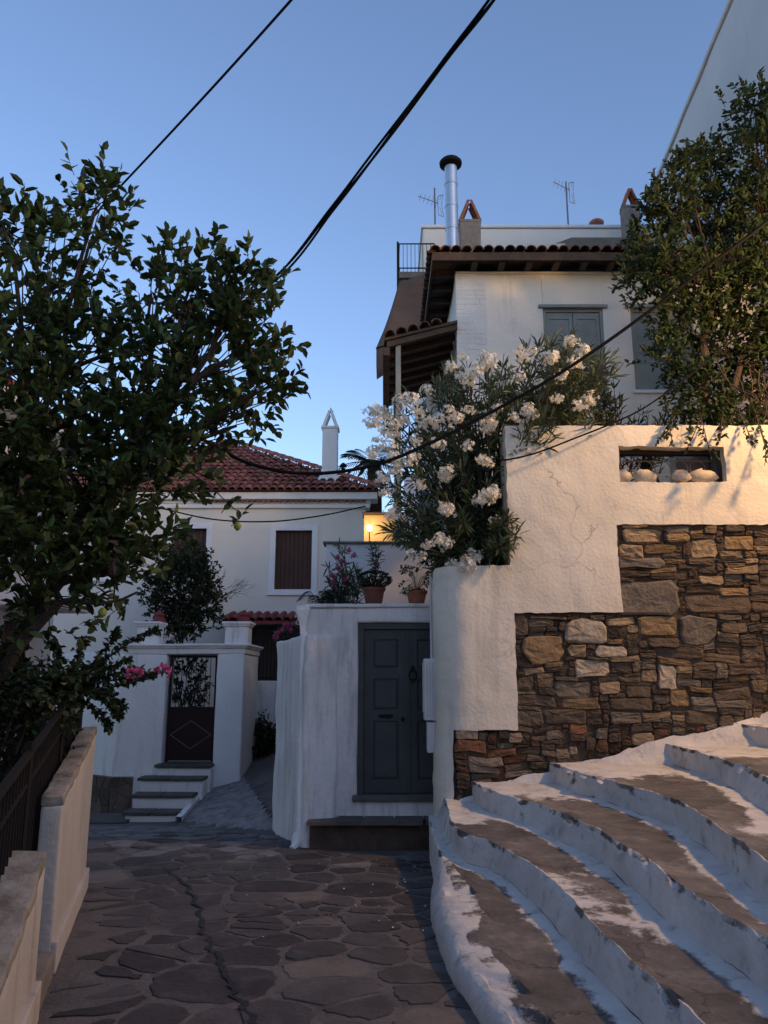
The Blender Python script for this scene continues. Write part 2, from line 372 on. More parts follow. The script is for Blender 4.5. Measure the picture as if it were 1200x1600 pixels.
def roundpoly(poly, gap, jit=.0, cut=.22):
    """shrink towards centre by gap and cut the corners"""
    cx = sum(p[0] for p in poly)/len(poly); cy = sum(p[1] for p in poly)/len(poly); q = []
    for p in poly:
        d = math.hypot(p[0]-cx, p[1]-cy)+1e-9; k = max(.3, 1-gap/d); q.append((cx+(p[0]-cx)*k, cy+(p[1]-cy)*k))
    out = []
    for i in range(len(q)):
        a, b = q[i], q[(i+1) % len(q)]
        if math.hypot(a[0]-b[0], a[1]-b[1]) < .02: out.append(((a[0]+b[0])/2, (a[1]+b[1])/2)); continue
        for t in (cut*.7, .38, .62, 1-cut*.7):
            out.append((a[0]+(b[0]-a[0])*t+U(-jit, jit), a[1]+(b[1]-a[1])*t+U(-jit, jit)))
    return out, (cx, cy)
def lwall_x(y): return -1.86-.292*(y-4.71)
def street_ok(x, y):
    if y < 7.1 and x < lwall_x(y)+.10: return False
    if y > 7.1 and x < -4.8: return False
    if y < 8.3 and x > max(.46, .33+.0*y): return False
    if y >= 8.2 and y < 8.95 and x > .5: return False
    if y >= 8.85 and x > -.86-.42*(y-9.0)*1.0: return False
    if y > 12.2 and x < ramp_x(y)+.05: return False
    return y < 15.2
seeds = []; tries = 0
while tries < 26000:
    tries += 1
    x, y = U(-5, .8), U(2.0, 15.2); r_ = random.choice((.16, .24, .34, .46, .60))*U(.9, 1.1)*(1.0 if y < 8 else 1.1)
    if not street_ok(x, y): continue
    if all((x-a)**2*.65+(y-b)**2*1.5 > (max(r_, c)*.93)**2 for a, b, c in seeds): seeds.append((x, y, r_))
cells = voronoi(seeds, .9); flags = []
for (x, y, r_), poly in zip(seeds, cells):
    if len(poly) < 3: continue
    poly = [p for p in poly]
    if not all(street_ok(p[0]*.94+x*.06, p[1]*.94+y*.06) for p in poly):
        poly = [(x+(p[0]-x)*t, y+(p[1]-y)*t) for p in poly for t in [next((t for t in (1, .85, .7, .55, .4, .25, .1) if street_ok(x+(p[0]-x)*t, y+(p[1]-y)*t)), .1)]]
    flags.append((y, poly))
flags.sort(key=lambda f: f[0])
def flag_mesh(mb, poly):
    q, c = roundpoly(poly, random.choice((.008, .012, .018, .03, .05)), .018)
    if len(q) < 5: return
    h = U(.002, .009); tx, ty = U(-.012, .012), U(-.012, .012)
    o_, i_, cn = [], [], V((c[0], c[1], zst(*c)+h))
    for p in q:
        hh = h+tx*(p[0]-c[0])+ty*(p[1]-c[1])
        o_.append((p[0], p[1], zst(*p)-.015))
        k = .93; x, y = c[0]+(p[0]-c[0])*k, c[1]+(p[1]-c[1])*k
        i_.append((x, y, zst(x, y)+hh))
    n = len(q)
    mb.add(o_+i_+[cn], [(i, (i+1) % n, n+(i+1) % n, n+i) for i in range(n)]+[(n+i, n+(i+1) % n, 2*n) for i in range(n)])
rest = MB()
for k, (y, poly) in enumerate(flags):
    if k < 290:
        mb = MB(); flag_mesh(mb, poly)
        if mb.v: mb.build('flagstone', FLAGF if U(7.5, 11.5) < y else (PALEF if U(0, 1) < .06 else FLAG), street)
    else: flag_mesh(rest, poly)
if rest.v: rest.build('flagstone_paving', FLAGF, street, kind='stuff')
# dark damp gutter line winding down the street
pts = [atz(px, py, lerp_tab(ZT, Y)) for px, py, Y in ((255, 1360, 8), (290, 1385, 7), (308, 1420, 6.4), (318, 1455, 5.6), (335, 1490, 5.0), (352, 1525, 4.6), (375, 1565, 4.2), (405, 1610, 3.9), (430, 1680, 3.2))]
cl = spline([(p.x, p.y, 0) for p in pts], 9); P = []
for i, p in enumerate(cl):
    wdt = max(.004, .016+.020*nz2(i*.6, 1)); dx = .05*nz2(i*.45, 7)+.02*nz2(i*1.3, 3)
    P.append([(p.x+dx+s_*wdt, p.y, zst(p.x+dx+s_*wdt, p.y)+.011) for s_ in (-1, -.3, .3, 1)])
MB().grid(P).build('drainage_groove', DAMP, street)
# fallen petals
m = MB()
for i in range(45):
    c = random.random()
    x, y = (random.gauss(.1, .28), random.gauss(7.0, 1.0)) if c < .7 else (U(-1.5, .3), U(5, 8.6))
    if not street_ok(x, y): continue
    a = U(0, 6.28); s_ = U(.005, .014); z = zst(x, y)+.022
    m.add([(x+s_*math.cos(a+k*1.57)*(1 if k % 2 else .6), y+s_*math.sin(a+k*1.57)*(1 if k % 2 else .6), z+U(0, .008)) for k in range(4)], [(0, 1, 2, 3)])
tag(m.build('fallen_petals', PETW, kind='stuff'), 'scattered white petals lying on the paving by the stair corner', 'petals')

# ================================================================== SIDE STAIRS
Ncur = {1: [(690, 1335), (700, 1345), (725, 1375), (752, 1420), (745, 1452), (770, 1490), (815, 1545), (855, 1600)],
        2: [(700, 1262), (715, 1300), (770, 1318), (815, 1340), (870, 1380), (910, 1425), (950, 1470), (985, 1510), (1035, 1545), (1080, 1600)],
        3: [(735, 1235), (830, 1260), (920, 1295), (990, 1330), (1050, 1375), (1115, 1415), (1200, 1485)],
        4: [(855, 1196), (900, 1212), (1000, 1235), (1050, 1250), (1120, 1295), (1200, 1345)],
        5: [(1040, 1168), (1150, 1192), (1215, 1222)],
        6: [(1165, 1137), (1260, 1160), (1330, 1190)]}
Fcur = {1: [(680, 1360), (676, 1385), (672, 1425), (685, 1480), (705, 1530), (745, 1600)],
        2: [(705, 1320), (725, 1345), (765, 1358), (820, 1395), (880, 1465), (940, 1530), (1010, 1600)],
        3: [(745, 1255), (770, 1270), (850, 1300), (940, 1350), (1000, 1400), (1065, 1455), (1130, 1500), (1200, 1555)],
        4: [(862, 1222), (905, 1240), (1040, 1285), (1100, 1325), (1200, 1412)],
        5: [(1045, 1192), (1125, 1222), (1220, 1285)],
        6: [(1172, 1155), (1250, 1180), (1340, 1235)]}
ZS = lambda k: 1.6-(1.72-.2*k)*.95
def scurve(pts, z):
    c = [atz(px, py, z) for px, py in pts]
    c = [p for p in c if p.y < 8.6]
    c.sort(key=lambda p: -p.y)
    d = (c[0]-c[1]).normalized()
    if c[0].y < 8.5: c = [c[0]+V((d.x*.25, 8.55-c[0].y, 0))]+c
    e = c[-1]; prev = c[-3] if len(c) > 3 else c[-2]
    sl = max(-.18, min(.22, (e.x-prev.x)/(prev.y-e.y+1e-6)))
    yy = e.y-.8
    while yy > 1.0: c.append(V((e.x+sl*(e.y-yy), yy, z))); yy -= .8
    return resample(spline(c, 8), 320)
stairs = struct(bpy.data.objects.new('side_stairs', None)); COL.objects.link(stairs); stairs.location = (1.2, 6, 0)
NC = {k: scurve(Ncur[k], ZS(k)) for k in Ncur}; FC = {k: scurve(Fcur[k], ZS(k-1)) for k in Fcur}
for k in (1,):
    for p in FC[k]: p.z = zst(p.x, p.y)-.02
def wob(p, a=.02, o=0): return p+noise.noise_vector(p*2.2+V((o, o, o)))*a+noise.noise_vector(p*7)*a*.5+noise.noise_vector(p*19)*a*.28
for k in range(1, 7):
    Fk, Nk = FC[k], NC[k]
    nxt = FC[k+1] if k < 6 else [V((p.x+6, p.y, p.z+.1)) for p in Nk]
    nv = 22; P = []; A = []
    for i in range(320):
        f, n, t = Fk[i], Nk[i], nxt[i]
        # order by depth so that the rows stay level with one another
        row = []; mk = []
        if n.x < f.x+.01: n = V((f.x+.01, n.y, n.z))
        ch = max(0, nz2(n.y*4.5, n.x*3, 23+k)-.18)*.16+.012*nz2(n.y*14, n.x*9, 3+k)      # crumbled lip
        for j in range(12):                      # riser: flared foot, upright face, broken lip
            s_ = j/11; x = f.x+(n.x-f.x)*(s_**1.3)+max(0, ch)*(s_ > .85); y = f.y+(n.y-f.y)*s_; z = f.z+(n.z-f.z)*(1-(1-s_)**1.15)-max(0, ch)*.5*(s_ > .7)
            if k == 1: x = f.x+(n.x-f.x)*s_**2.4+max(0, ch)*(s_ > .85); z = f.z+(n.z-f.z)*(1-(1-s_)**2.0)-max(0, ch)*.5*(s_ > .7)
            row.append(V((x, y, z))); mk.append((-.02 if k > 1 else -.2)+.55*max(0, nz2(y*4, x*4+s_*1.5, 31+k)) if s_ < .8 else .42+.6*nz2(y*5, x*5, 17+k))
        for j in range(1, nv+1):
            s_ = j/nv; q = n.lerp(t, s_ if k < 6 else s_**1.6); q.z = n.z+(t.z-n.z)*s_-.016*math.sin(s_*math.pi)-(max(0, ch)*.4 if j == 1 else 0)+.012*nz2(q.x*3, q.y*3, 40+k)
            row.append(q)
            dn = (q-n).length; df = (t-q).length; dw = 8.15-q.y
            v = .98
            v -= max(0, 1-df/.17)*1.2
            v -= max(0, 1-dw/(1.0 if k < 3 else 1.4))*1.25
            v -= max(0, nz2(q.x*1.5, q.y*1.0, 11+k)-.03)*1.9
            mk.append(max(-.3, v))
        P.append([wob(p, .018, 0) for p in row]); A += mk
    mb = MB().grid(P); mb.attr = A
    mb.build('step', STEPM, stairs, smooth=True)
# whitewashed fillet running up along the wall foot
m = MB(); P = []
sk = [(690, 1305, 1.0), (712, 1262, .9), (760, 1240, .8), (865, 1206, .75), (940, 1188, .75), (1015, 1165, .7), (1100, 1150, .7), (1165, 1128, .7), (1250, 1100, .7), (1340, 1070, .7)]
for i, (px, py, wd) in enumerate(sk): sk[i] = at(px, py, 8.3)
for p in resample(spline(sk, 6), 90):
    row = []
    for j in range(10):
        a = j/9
        row.append(wob(V((p.x, 8.36-.52*a**1.1-.06, p.z+.03-.34*a**.7)), .045, 3))
    P.append(row)
m.grid(P); m.attr = [max(-.3, .25*nz2(p[0]*2, p[1]*2+p[2]*2)-.1) for p in m.v]
m.build('wall_foot_fillet', STEPM, stairs, smooth=True)

# ================================================================== STONE RETAINING WALL
WY = 8.30
wx = lambda px, py: at(px, py, WY).x
wz = lambda py: at(800, py, WY).z
ZTOP, ZNOTCH = wz(665), wz(884); ZS1, ZS2, ZS3, ZS4 = wz(819), wz(957), wz(1141), wz(1262)
XL, XN, XS1, XS2, XS3, XR = .56, 1.37, 2.56, 1.40, .73, 7.2
SX0, SX1, SZ0, SZ1 = wx(967, 725), wx(1133, 725), wz(753), wz(698)
rw = thing('retaining_wall', 'tall garden wall, cream plaster stepping down over exposed rubble stone, beside the stairs', 'wall', (3, 8.5, 0))
def in_plaster(x, z):
    if x < XL or x > XR or z > ZTOP or z < -.6: return False
    if z > ZNOTCH and x < XN: return False
    if SX0 < x < SX1 and SZ0 < z < SZ1: return False
    if z > ZS1: return True
    if z > ZS2: return x < XS1
    if z > ZS3: return x < XS2
    return x < XS3
def panel(mb, xs_, zs_, mask, fn, back):
    idx = {}; vs = []
    def vid(i, j, b):
        if (i, j, b) not in idx: idx[(i, j, b)] = len(vs); vs.append(fn(xs_[i], zs_[j], b))
        return idx[(i, j, b)]
    fs = []; ok = {(i, j): mask((xs_[i]+xs_[i+1])/2, (zs_[j]+zs_[j+1])/2) for i in range(len(xs_)-1) for j in range(len(zs_)-1)}
    for (i, j), v in ok.items():
        if not v: continue
        fs.append((vid(i, j, 0), vid(i+1, j, 0), vid(i+1, j+1, 0), vid(i, j+1, 0)))
        for di, dj, a, b in ((-1, 0, (i, j+1), (i, j)), (1, 0, (i+1, j), (i+1, j+1)), (0, -1, (i, j), (i+1, j)), (0, 1, (i+1, j+1), (i, j+1))):
            if not ok.get((i+di, j+dj)): fs.append((vid(*b, 0), vid(*a, 0), vid(*a, 1), vid(*b, 1)))
    mb.add(vs, fs)
def lines(bounds, cell):
    b = sorted(bounds); out = [b[0]]
    for a, c in zip(b, b[1:]):
        n = max(1, round((c-a)/cell)); out += [a+(c-a)*(i+1)/n for i in range(n)]
    return out
xs_ = lines([XL, XL+.06, XL+.16, XS3, XN, XS2, SX0, SX1, XS1, 5.0], .038)+[5.6, 6.4, XR]; zs_ = lines([-.6, ZS4, ZS3, ZS2, ZNOTCH, ZS1, SZ0, SZ1, ZTOP], .038)
def pfn(x, z, b):
    t = max(0, 1-(x-XL)/.34); y = WY+.30*(1-math.sqrt(max(0, 1-t*t)))
    jx = .012*nz2(x*11, z*11, 2)+.007*nz2(x*23, z*23, 6)+.014*nz2(x*2.2, z*2.2, 5); jz = .011*nz2(x*11, z*11, 8)+.007*nz2(x*23, z*23, 16)+.010*nz2(x*1.7, z*1.7, 15)
    y += .016*nz2(x*1.5, z*1.5, 3)+.007*nz2(x*6, z*6, 9)
    if x < XL+.4 and z < 1.2: x -= .03*(1.2-z)*max(0, 1-(x-XL)/.4)
    if b: y = WY+.55 if x < XL+.02 else max(y+.07, WY+.14)
    return V((x+jx, y, z+jz))
m = MB(); panel(m, xs_, zs_, in_plaster, pfn, .1)
# core behind the plaster and stones (with the slot left open), side return and coping
m2 = MB()
for x0, x1, z0, z1 in ((XL+.24, XN, -.6, ZNOTCH-.012), (XN+.012, SX0+.003, -.6, ZTOP-.012), (SX1-.003, XR, -.6, ZTOP-.012), (SX0, SX1, -.6, SZ0-.006), (SX0, SX1, SZ1+.006, ZTOP-.012)):
    m2.box(x0, x1, WY+.10, WY+.42, z0, z1)
core = m2.build('wall_core', MORTAR, rw)
m2 = MB(); m2.grid([[(XS3-.02+(5.7-XS3)*i/90, WY+.052+.012*nz2(i*.4, j*.4, 71), -.2+(ZS1+.2)*j/60) for i in range(91)] for j in range(61)])
m2.f = [f for f in m2.f if not any(in_plaster(m2.v[i][0], m2.v[i][2]) or (m2.v[i][0] < XN+.1 and m2.v[i][2] > ZS2+.02) or m2.v[i][2] > ZS1 for i in f)]
m2.build('bedding_mortar', MORTAR, rw, smooth=True)
m.build('plaster', WALLP, rw, smooth=True)
m = MB(); m.rbox(XL+.012, XL+.3, WY+.32, 9.32, -.6, ZNOTCH-.006, .02, .1, .01); m.build('side_return', GATEW, rw, smooth=True)
m = MB()
m.rbox(XN+.012, SX0+.02, WY+.075, WY+.44, ZTOP-.05, ZTOP+.004, .01, .1, .005); m.rbox(SX0, XR, WY+.075, WY+.44, ZTOP-.052, ZTOP+.002, .01, .1, .005)
m.rbox(XN+.0, XN+.07, WY+.07, WY+.44, ZNOTCH-.1, ZTOP, .01, .1, .005)
m.rbox(XL+.1, XN, WY+.075, WY+.44, ZNOTCH-.06, ZNOTCH, .02, .1, .008)
m.build('wall_coping', WALLP, rw, smooth=True)
# rubble stones: greedy packing on a 2 cm grid
G = .02; GX0, GZ0 = XS3, -.2; NX, NZ = int((5.6-GX0)/G), int((ZS1-GZ0)/G)
occ = [[False]*NX for _ in range(NZ)]
stair_top = [(p.x, p.z) for p in resample(spline(sk, 6), 60)]
def foot_z(x):
    for (a, b), (c, d) in zip(stair_top, stair_top[1:]):
        if a <= x <= c: return b+(d-b)*(x-a)/(c-a)
    return stair_top[0][1] if x < stair_top[0][0] else stair_top[-1][1]
for j in range(NZ):
    for i in range(NX):
        x, z = GX0+(i+.5)*G, GZ0+(j+.5)*G
        if in_plaster(x, z) or z < foot_z(x)-.12: occ[j][i] = True
        if z > ZS2 and x < XS1 or z > ZS3 and x < XS2: occ[j][i] = True
stones = []
def place(i, j, w, h, col=None):
    w = min(w, NX-i); h = min(h, NZ-j)
    if w < 1 or h < 1: return
    for b in range(j, j+h):
        for a in range(i, i+w): occ[b][a] = True
    stones.append((i, j, w, h, col))
TAN, LIGHT, GREY, BRN, OCH = (.34, .26, .165, 1), (.46, .39, .30, 1), (.18, .155, .125, 1), (.13, .10, .075, 1), (.27, .19, .105, 1)
BIG = [(685, 400, 832, 450, TAN), (838, 415, 925, 445, OCH), (905, 440, 1030, 508, TAN), (665, 455, 765, 500, TAN), (1050, 425, 1150, 480, OCH), (665, 500, 825, 545, GREY),
       (660, 592, 885, 710, GREY), (915, 645, 1145, 705, BRN), (960, 575, 1052, 612, TAN), (1035, 615, 1145, 643, OCH), (735, 716, 880, 788, OCH), (475, 728, 620, 815, LIGHT),
       (340, 712, 478, 768, BRN), (283, 712, 333, 790, BRN), (322, 795, 470, 885, OCH), (585, 820, 700, 862, LIGHT), (483, 822, 555, 868, TAN), (515, 874, 640, 935, LIGHT),
       (890, 722, 1020, 818, GREY), (775, 792, 885, 835, BRN), (1035, 740, 1135, 780, BRN), (625, 716, 728, 745, TAN), (290, 930, 360, 990, BRN), (322, 895, 400, 926, TAN),
       (285, 998, 437, 1047, BRN), (390, 1052, 548, 1105, BRN), (430, 955, 575, 1008, GREY), (600, 962, 680, 1000, TAN), (812, 895, 880, 985, LIGHT), (750, 915, 808, 960, TAN),
       (640, 1065, 758, 1118, GREY), (850, 990, 930, 1050, OCH), (720, 1145, 795, 1190, TAN), (285, 1056, 385, 1105, BRN), (1110, 825, 1200, 885, BRN), (640, 1018, 800, 1058, BRN), (270, 1140, 320, 1175, TAN)]
for x0, y0, x1, y1, c in BIG:
    px0, px1, py0, py1 = (680+x0*.4333, 680+x1*.4333, 650+y0*.4333, 650+y1*.4333)
    i0, i1 = int((wx(px0, (py0+py1)/2)-GX0)/G), int((wx(px1, (py0+py1)/2)-GX0)/G); j0, j1 = int((wz(py1)-GZ0)/G), int((wz(py0)-GZ0)/G)
    i0 = max(0, i0); j0 = max(0, j0)
    while i0 < i1 and any(occ[min(b, NZ-1)][i0] for b in range(j0, min(j1, NZ))): i0 += 1
    while j1 > j0+2 and any(occ[min(j1-1, NZ-1)][a] for a in range(i0, min(i1, NX))): j1 -= 1
    while j0 < j1-2 and any(occ[j0][a] for a in range(i0, min(i1, NX))): j0 += 1
    if i1-i0 > 2 and not any(occ[b][a] for b in range(j0, min(j1, NZ)) for a in range(i0, min(i1, NX))): place(i0, j0, i1-i0, j1-j0, c)
rs = random.Random(3)
for j in range(NZ):
    i = 0
    while i < NX:
        if occ[j][i]: i += 1; continue
        h = rs.choice((2, 2, 3, 3, 3, 4, 4, 5, 6)); w = int(h*rs.uniform(1.8, 5.0))+2; w = min(w, 24)
        a = 0
        while i+a < NX and a < w and not occ[j][i+a]: a += 1
        b = 1
        while b < h and j+b < NZ and not any(occ[j+b][q] for q in range(i, i+a)): b += 1
        nb = 0
        while i+a+nb < NX and nb < 3 and not occ[j][i+a+nb]: nb += 1
        if 0 < nb < 3:
            ok = all(not occ[j+t][i+a+q] for t in range(b) for q in range(nb))
            if ok: a += nb
        place(i, j, a, b); i += a
def stone_mesh(mb, i, j, w, h):
    x0, x1, z0, z1 = GX0+i*G, GX0+(i+w)*G, GZ0+j*G, GZ0+(j+h)*G
    g = .0015; W, H = (x1-x0-2*g)/2, (z1-z0-2*g)/2; cx, cz = (x0+x1)/2, (z0+z1)/2; mn = min(W, H)
    dep = rs.uniform(.004, .040) if w*h > 20 else rs.uniform(.018, .06)
    tx, tz = rs.uniform(-.12, .12), rs.uniform(-.16, .16); rot = rs.uniform(-.05, .05)*(1 if W < .2 else .5)
    R_ = []
    big = w*h > 90
    for k in range(4):                              # angular outline: cut corners and broken edges
        sx, sz = ((1, -1), (1, 1), (-1, 1), (-1, -1))[k]; nx_, nz_ = ((1, 1), (-1, 1), (-1, -1), (1, -1))[k]
        c1, c2 = rs.uniform(.08, .75)*mn, rs.uniform(.08, .75)*mn
        if big: c1 *= 1.0; c2 *= 1.0
        if k % 2 == 0: R_ += [(sx*(W-c1), sz*H), (sx*W, sz*(H-c2))]
        else: R_ += [(sx*W, sz*(H-c2)), (sx*(W-c1), sz*H)]
        if k % 2 == 0: R_.append((sx*W*rs.uniform(.94, 1.03), rs.uniform(-.3, .3)*H))
        else: R_.append((rs.uniform(-.4, .4)*W, sz*H*rs.uniform(.86, 1.05)))
    R_ = [(a+rs.uniform(-.05, .05)*mn, b+rs.uniform(-.05, .05)*mn) for a, b in R_]
    R_ = [(a*math.cos(rot)-b*math.sin(rot), a*math.sin(rot)+b*math.cos(rot)) for a, b in R_]; n = len(R_)
    v = []
    for (sc_, yy) in ((1.0, WY+.11), (1.0, WY+dep+.016), (.90, WY+dep+.002), (.55, WY+dep)):
        for (a, b) in R_:
            jy = rs.uniform(-.009, .008)*(1.3 if mn > .06 else .7) if sc_ < 1 else rs.uniform(-.004, .006)*(yy < WY+.1)
            q = rs.uniform(.97, 1.02) if sc_ < 1 else 1
            v.append((cx+a*sc_*q, yy+tx*a*sc_+tz*b*sc_+jy, cz+b*sc_*q))
    v.append((cx+rs.uniform(-.3, .3)*W, WY+dep-rs.uniform(-.004, .010), cz+rs.uniform(-.3, .3)*H))
    fs = []
    for r_ in range(3):
        for k in range(n):
            a = r_*n+k; b = r_*n+(k+1) % n; fs.append((a, b, b+n, a+n))
    fs += [(3*n+k, 3*n+(k+1) % n, 4*n) for k in range(n)]
    mb.add(v, fs)
def warp(mb):
    mb.v = [(x+.040*nz2(x*2.6, z*3.2, 51)+.018*nz2(x*7, z*8, 57), y, z+.046*nz2(x*2.2, z*3.0, 61)+.020*nz2(x*6, z*7, 67)) for x, y, z in mb.v]
def vis(s_): return GX0+s_[0]*G < 4.45
order = sorted(stones, key=lambda s_: -(s_[2]*s_[3]*(1 if vis(s_) else .1)))
rest = MB()
for k, s_ in enumerate(order):
    if k < 298:
        mb = MB(); stone_mesh(mb, *s_[:4]); warp(mb); c = s_[4]
        low = GZ0+s_[1]*G < ZS3
        if c is None:
            c = rs.choice([BRN, BRN, BRN, GREY, GREY, OCH, TAN] if not low else [BRN, BRN, (.13, .075, .05, 1), GREY, (.22, .11, .065, 1), (.3, .24, .18, 1)]); q = rs.uniform(.5, 1.1); c = (c[0]*q, c[1]*q, c[2]*q, 1)
        o = mb.build('stone', STONE, rw); o.color = c
    else: stone_mesh(rest, *s_[:4])
warp(rest); o = rest.build('chinking_stones', STONE, rw, kind='stuff'); o.color = (.10, .07, .05, 1)
RUSTY = mat('pale_painted_iron', (.30, .25, .19), (.16, .11, .08), 12, .6, .2, 60)
# slot ironwork
m = MB(); yy = WY+.2; wS = SX1-SX0
m.tube([(SX0, yy, SZ1-.11), (SX1, yy, SZ1-.11)], .007, 6)
iron = MB(); iron.box(SX0+.002, SX0+.03, yy-.02, yy+.02, SZ0, SZ1); iron.box(SX1-.06, SX1-.002, yy-.03, yy+.05, SZ0, SZ1); iron.box(SX0+.03, SX1-.06, yy-.02, yy+.02, SZ1-.025, SZ1); iron.box(SX0+.03, SX1-.06, yy-.03, yy+.03, SZ0, SZ0+.012)
slot = iron.build('slot_frame', GREYP, rw)
for i in range(5):
    cx = SX0+.16+i*.2; m = MB()
    m.tube([(cx+.088*math.cos(a), yy, SZ1-.20+.088*math.sin(a)) for a in [2*math.pi*k/20 for k in range(21)]], .006, 5, False)
    m.build('iron_ring', RUSTY, slot, smooth=True)
m = MB(); m.tube([(SX0, yy, SZ1-.112), (SX1-.06, yy, SZ1-.112)], .006, 6); m.tube([(SX0, yy, SZ1-.288), (SX1-.06, yy, SZ1-.288)], .006, 6); m.build('iron_rail', RUSTY, slot)
lab = ['rounded pale stone at the left end of the wall slot', 'second pale stone from the left in the wall slot', 'third pale stone from the left in the wall slot', 'large pale stone at the right end of the wall slot']
for i, (px, w_) in enumerate(((978, .11), (1012, .13), (1070, .115), (1104, .165))):
    c = V((wx(px, 745), WY+.09, SZ0+.012)); m = MB(); P = []
    for a in range(8):
        th = math.pi*a/7; P.append([c+V((w_*math.sin(th)*math.cos(f_)*(1+.45*nz2(a*.6, f_*.8, i)), .07*math.sin(th)*math.sin(f_), .075-.075*math.cos(th)*(1+.45*nz2(f_*.7, a*.5, i+4)))) for f_ in [2*math.pi*k/12 for k in range(13)]])
    m.grid(P); tag(m.build('boulder', PEBBLE, smooth=True), lab[i], 'stone', 'stones in the wall slot')
# meter box on the wall's side
mbx = thing('meter_box', 'white ribbed utility box fixed to the wall corner beside the grey door', 'utility box', (XL-.05, 8.62, 1.1))
m = MB(); m.rbox(XL-.12, XL+.03, 8.62, 8.86, 1.12, 1.78, .012, .1, .001); bd = m.build('box_body', PLASTIC, mbx)
for i in range(5):
    m = MB(); m.rbox(XL-.128+.0, XL-.118, 8.640+i*.045, 8.665+i*.045, 1.2, 1.74, .003, .2, 0); m.build('rib', PLASTIC, bd)
for i in range(4):
    m = MB(); m.rbox(XL-.115+i*.032, XL-.095+i*.032, 8.605, 8.622, 1.17, 1.74, .003, .2, 0); m.build('rib', PLASTIC, bd)
m = MB(); m.rbox(XL-.09, XL+.03, 8.64, 8.84, .78, 1.10, .01, .1, .001); m.build('lower_box', PLASTIC, mbx)
m = MB(); m.tube([(XL-.03, 8.72, 1.78), (XL-.03, 8.72, 2.7)], .014, 6); m.build('conduit', PLASTIC, mbx)

# ================================================================== TERRACE (raised ground behind the walls)
m = MB(); m.box(XL+.1, 14, WY+.42, 24, -1.8, 2.55); m.box(-.75, XL+.1, 9.55, 24, -1.8, 2.30)
struct(m.build('garden_terrace', EARTH))

# ================================================================== GREY DOOR WALL
gw = thing('gate_wall', 'weathered whitewashed wall holding the grey double door, flower pots on top', 'wall', (-.2, 9.4, -.3))
DX0, DX1, DZ0, DZ1 = -.31, .80, .27, 2.21
m = MB()
m.rbox(-.93, DX0, 9.2, 9.52, -.6, 2.40, .04, .09, .014); m.rbox(DX0-.03, .9, 9.2, 9.52, DZ1, 2.405, .035, .09, .012)
m.rbox(DX0-.03, .9, 9.2, 9.52, -.6, DZ0-.06, .03, .09, .012)
m.build('wall_body', GATEW, gw, smooth=True)
m = MB(); m.rbox(-.95, .9, 9.17, 9.56, 2.395, 2.44, .015, .1, .01); m.build('coping', GATEW, gw, smooth=True)
# street-side buttress wall heading back to the left
a_, b_ = V((-.90, 8.98, 0)), V((-1.5, 10.9, 0)); d_ = (b_-a_); ang = math.atan2(d_.y, d_.x)
mtx = Matrix.Translation(a_) @ Matrix.Rotation(ang, 4, 'Z')
bw = thing('low_buttress_wall', 'whitewashed low wall left of the downpipe, running back from the street corner', 'wall', a_)
m = MB(); m.rbox(0, d_.length, -.40, 0.0, -.9, 2.06, .05, .1, .03, 1.3, mtx); m.build('wall_body', GATEW, bw, smooth=True)
m = MB(); m.rbox(-.0, .5, -.30, .05, -.45, -.12, .12, .08, .03, 3, mtx); m.build('foot', WHITE, bw, smooth=True)
# threshold and slab step
m = MB(); m.rbox(DX0-.05, .9, 9.14, 9.5, DZ0-.065, DZ0, .012, .1, .005); m.build('threshold', SLAB, gw)
xs2 = [-.83, -.52, -.22, .12, .44, .8]
stp = m = MB(); m.rbox(-.81, .78, 8.93, 9.2, -.5, .005, .02, .1, .01); stepo = m.build('door_step', mat('dark_step_rubble', (.10, .068, .05), (.05, .036, .03), 6, .9, .8, 25), gw, smooth=True)
for a, b in zip(xs2, xs2[1:]):
    m = MB(); sk_ = U(-.05, .05); y0 = 8.84+U(-.015, .015)
    m.prism([(a+.006+sk_*.5, y0), (b-.006-sk_, y0+U(-.01, .01)), (b-.006+sk_*.3, 9.19), (a+.006, 9.19)], .006+U(0, .006), .05+U(-.004, .004)); m.build('slab', SLAB, stepo)
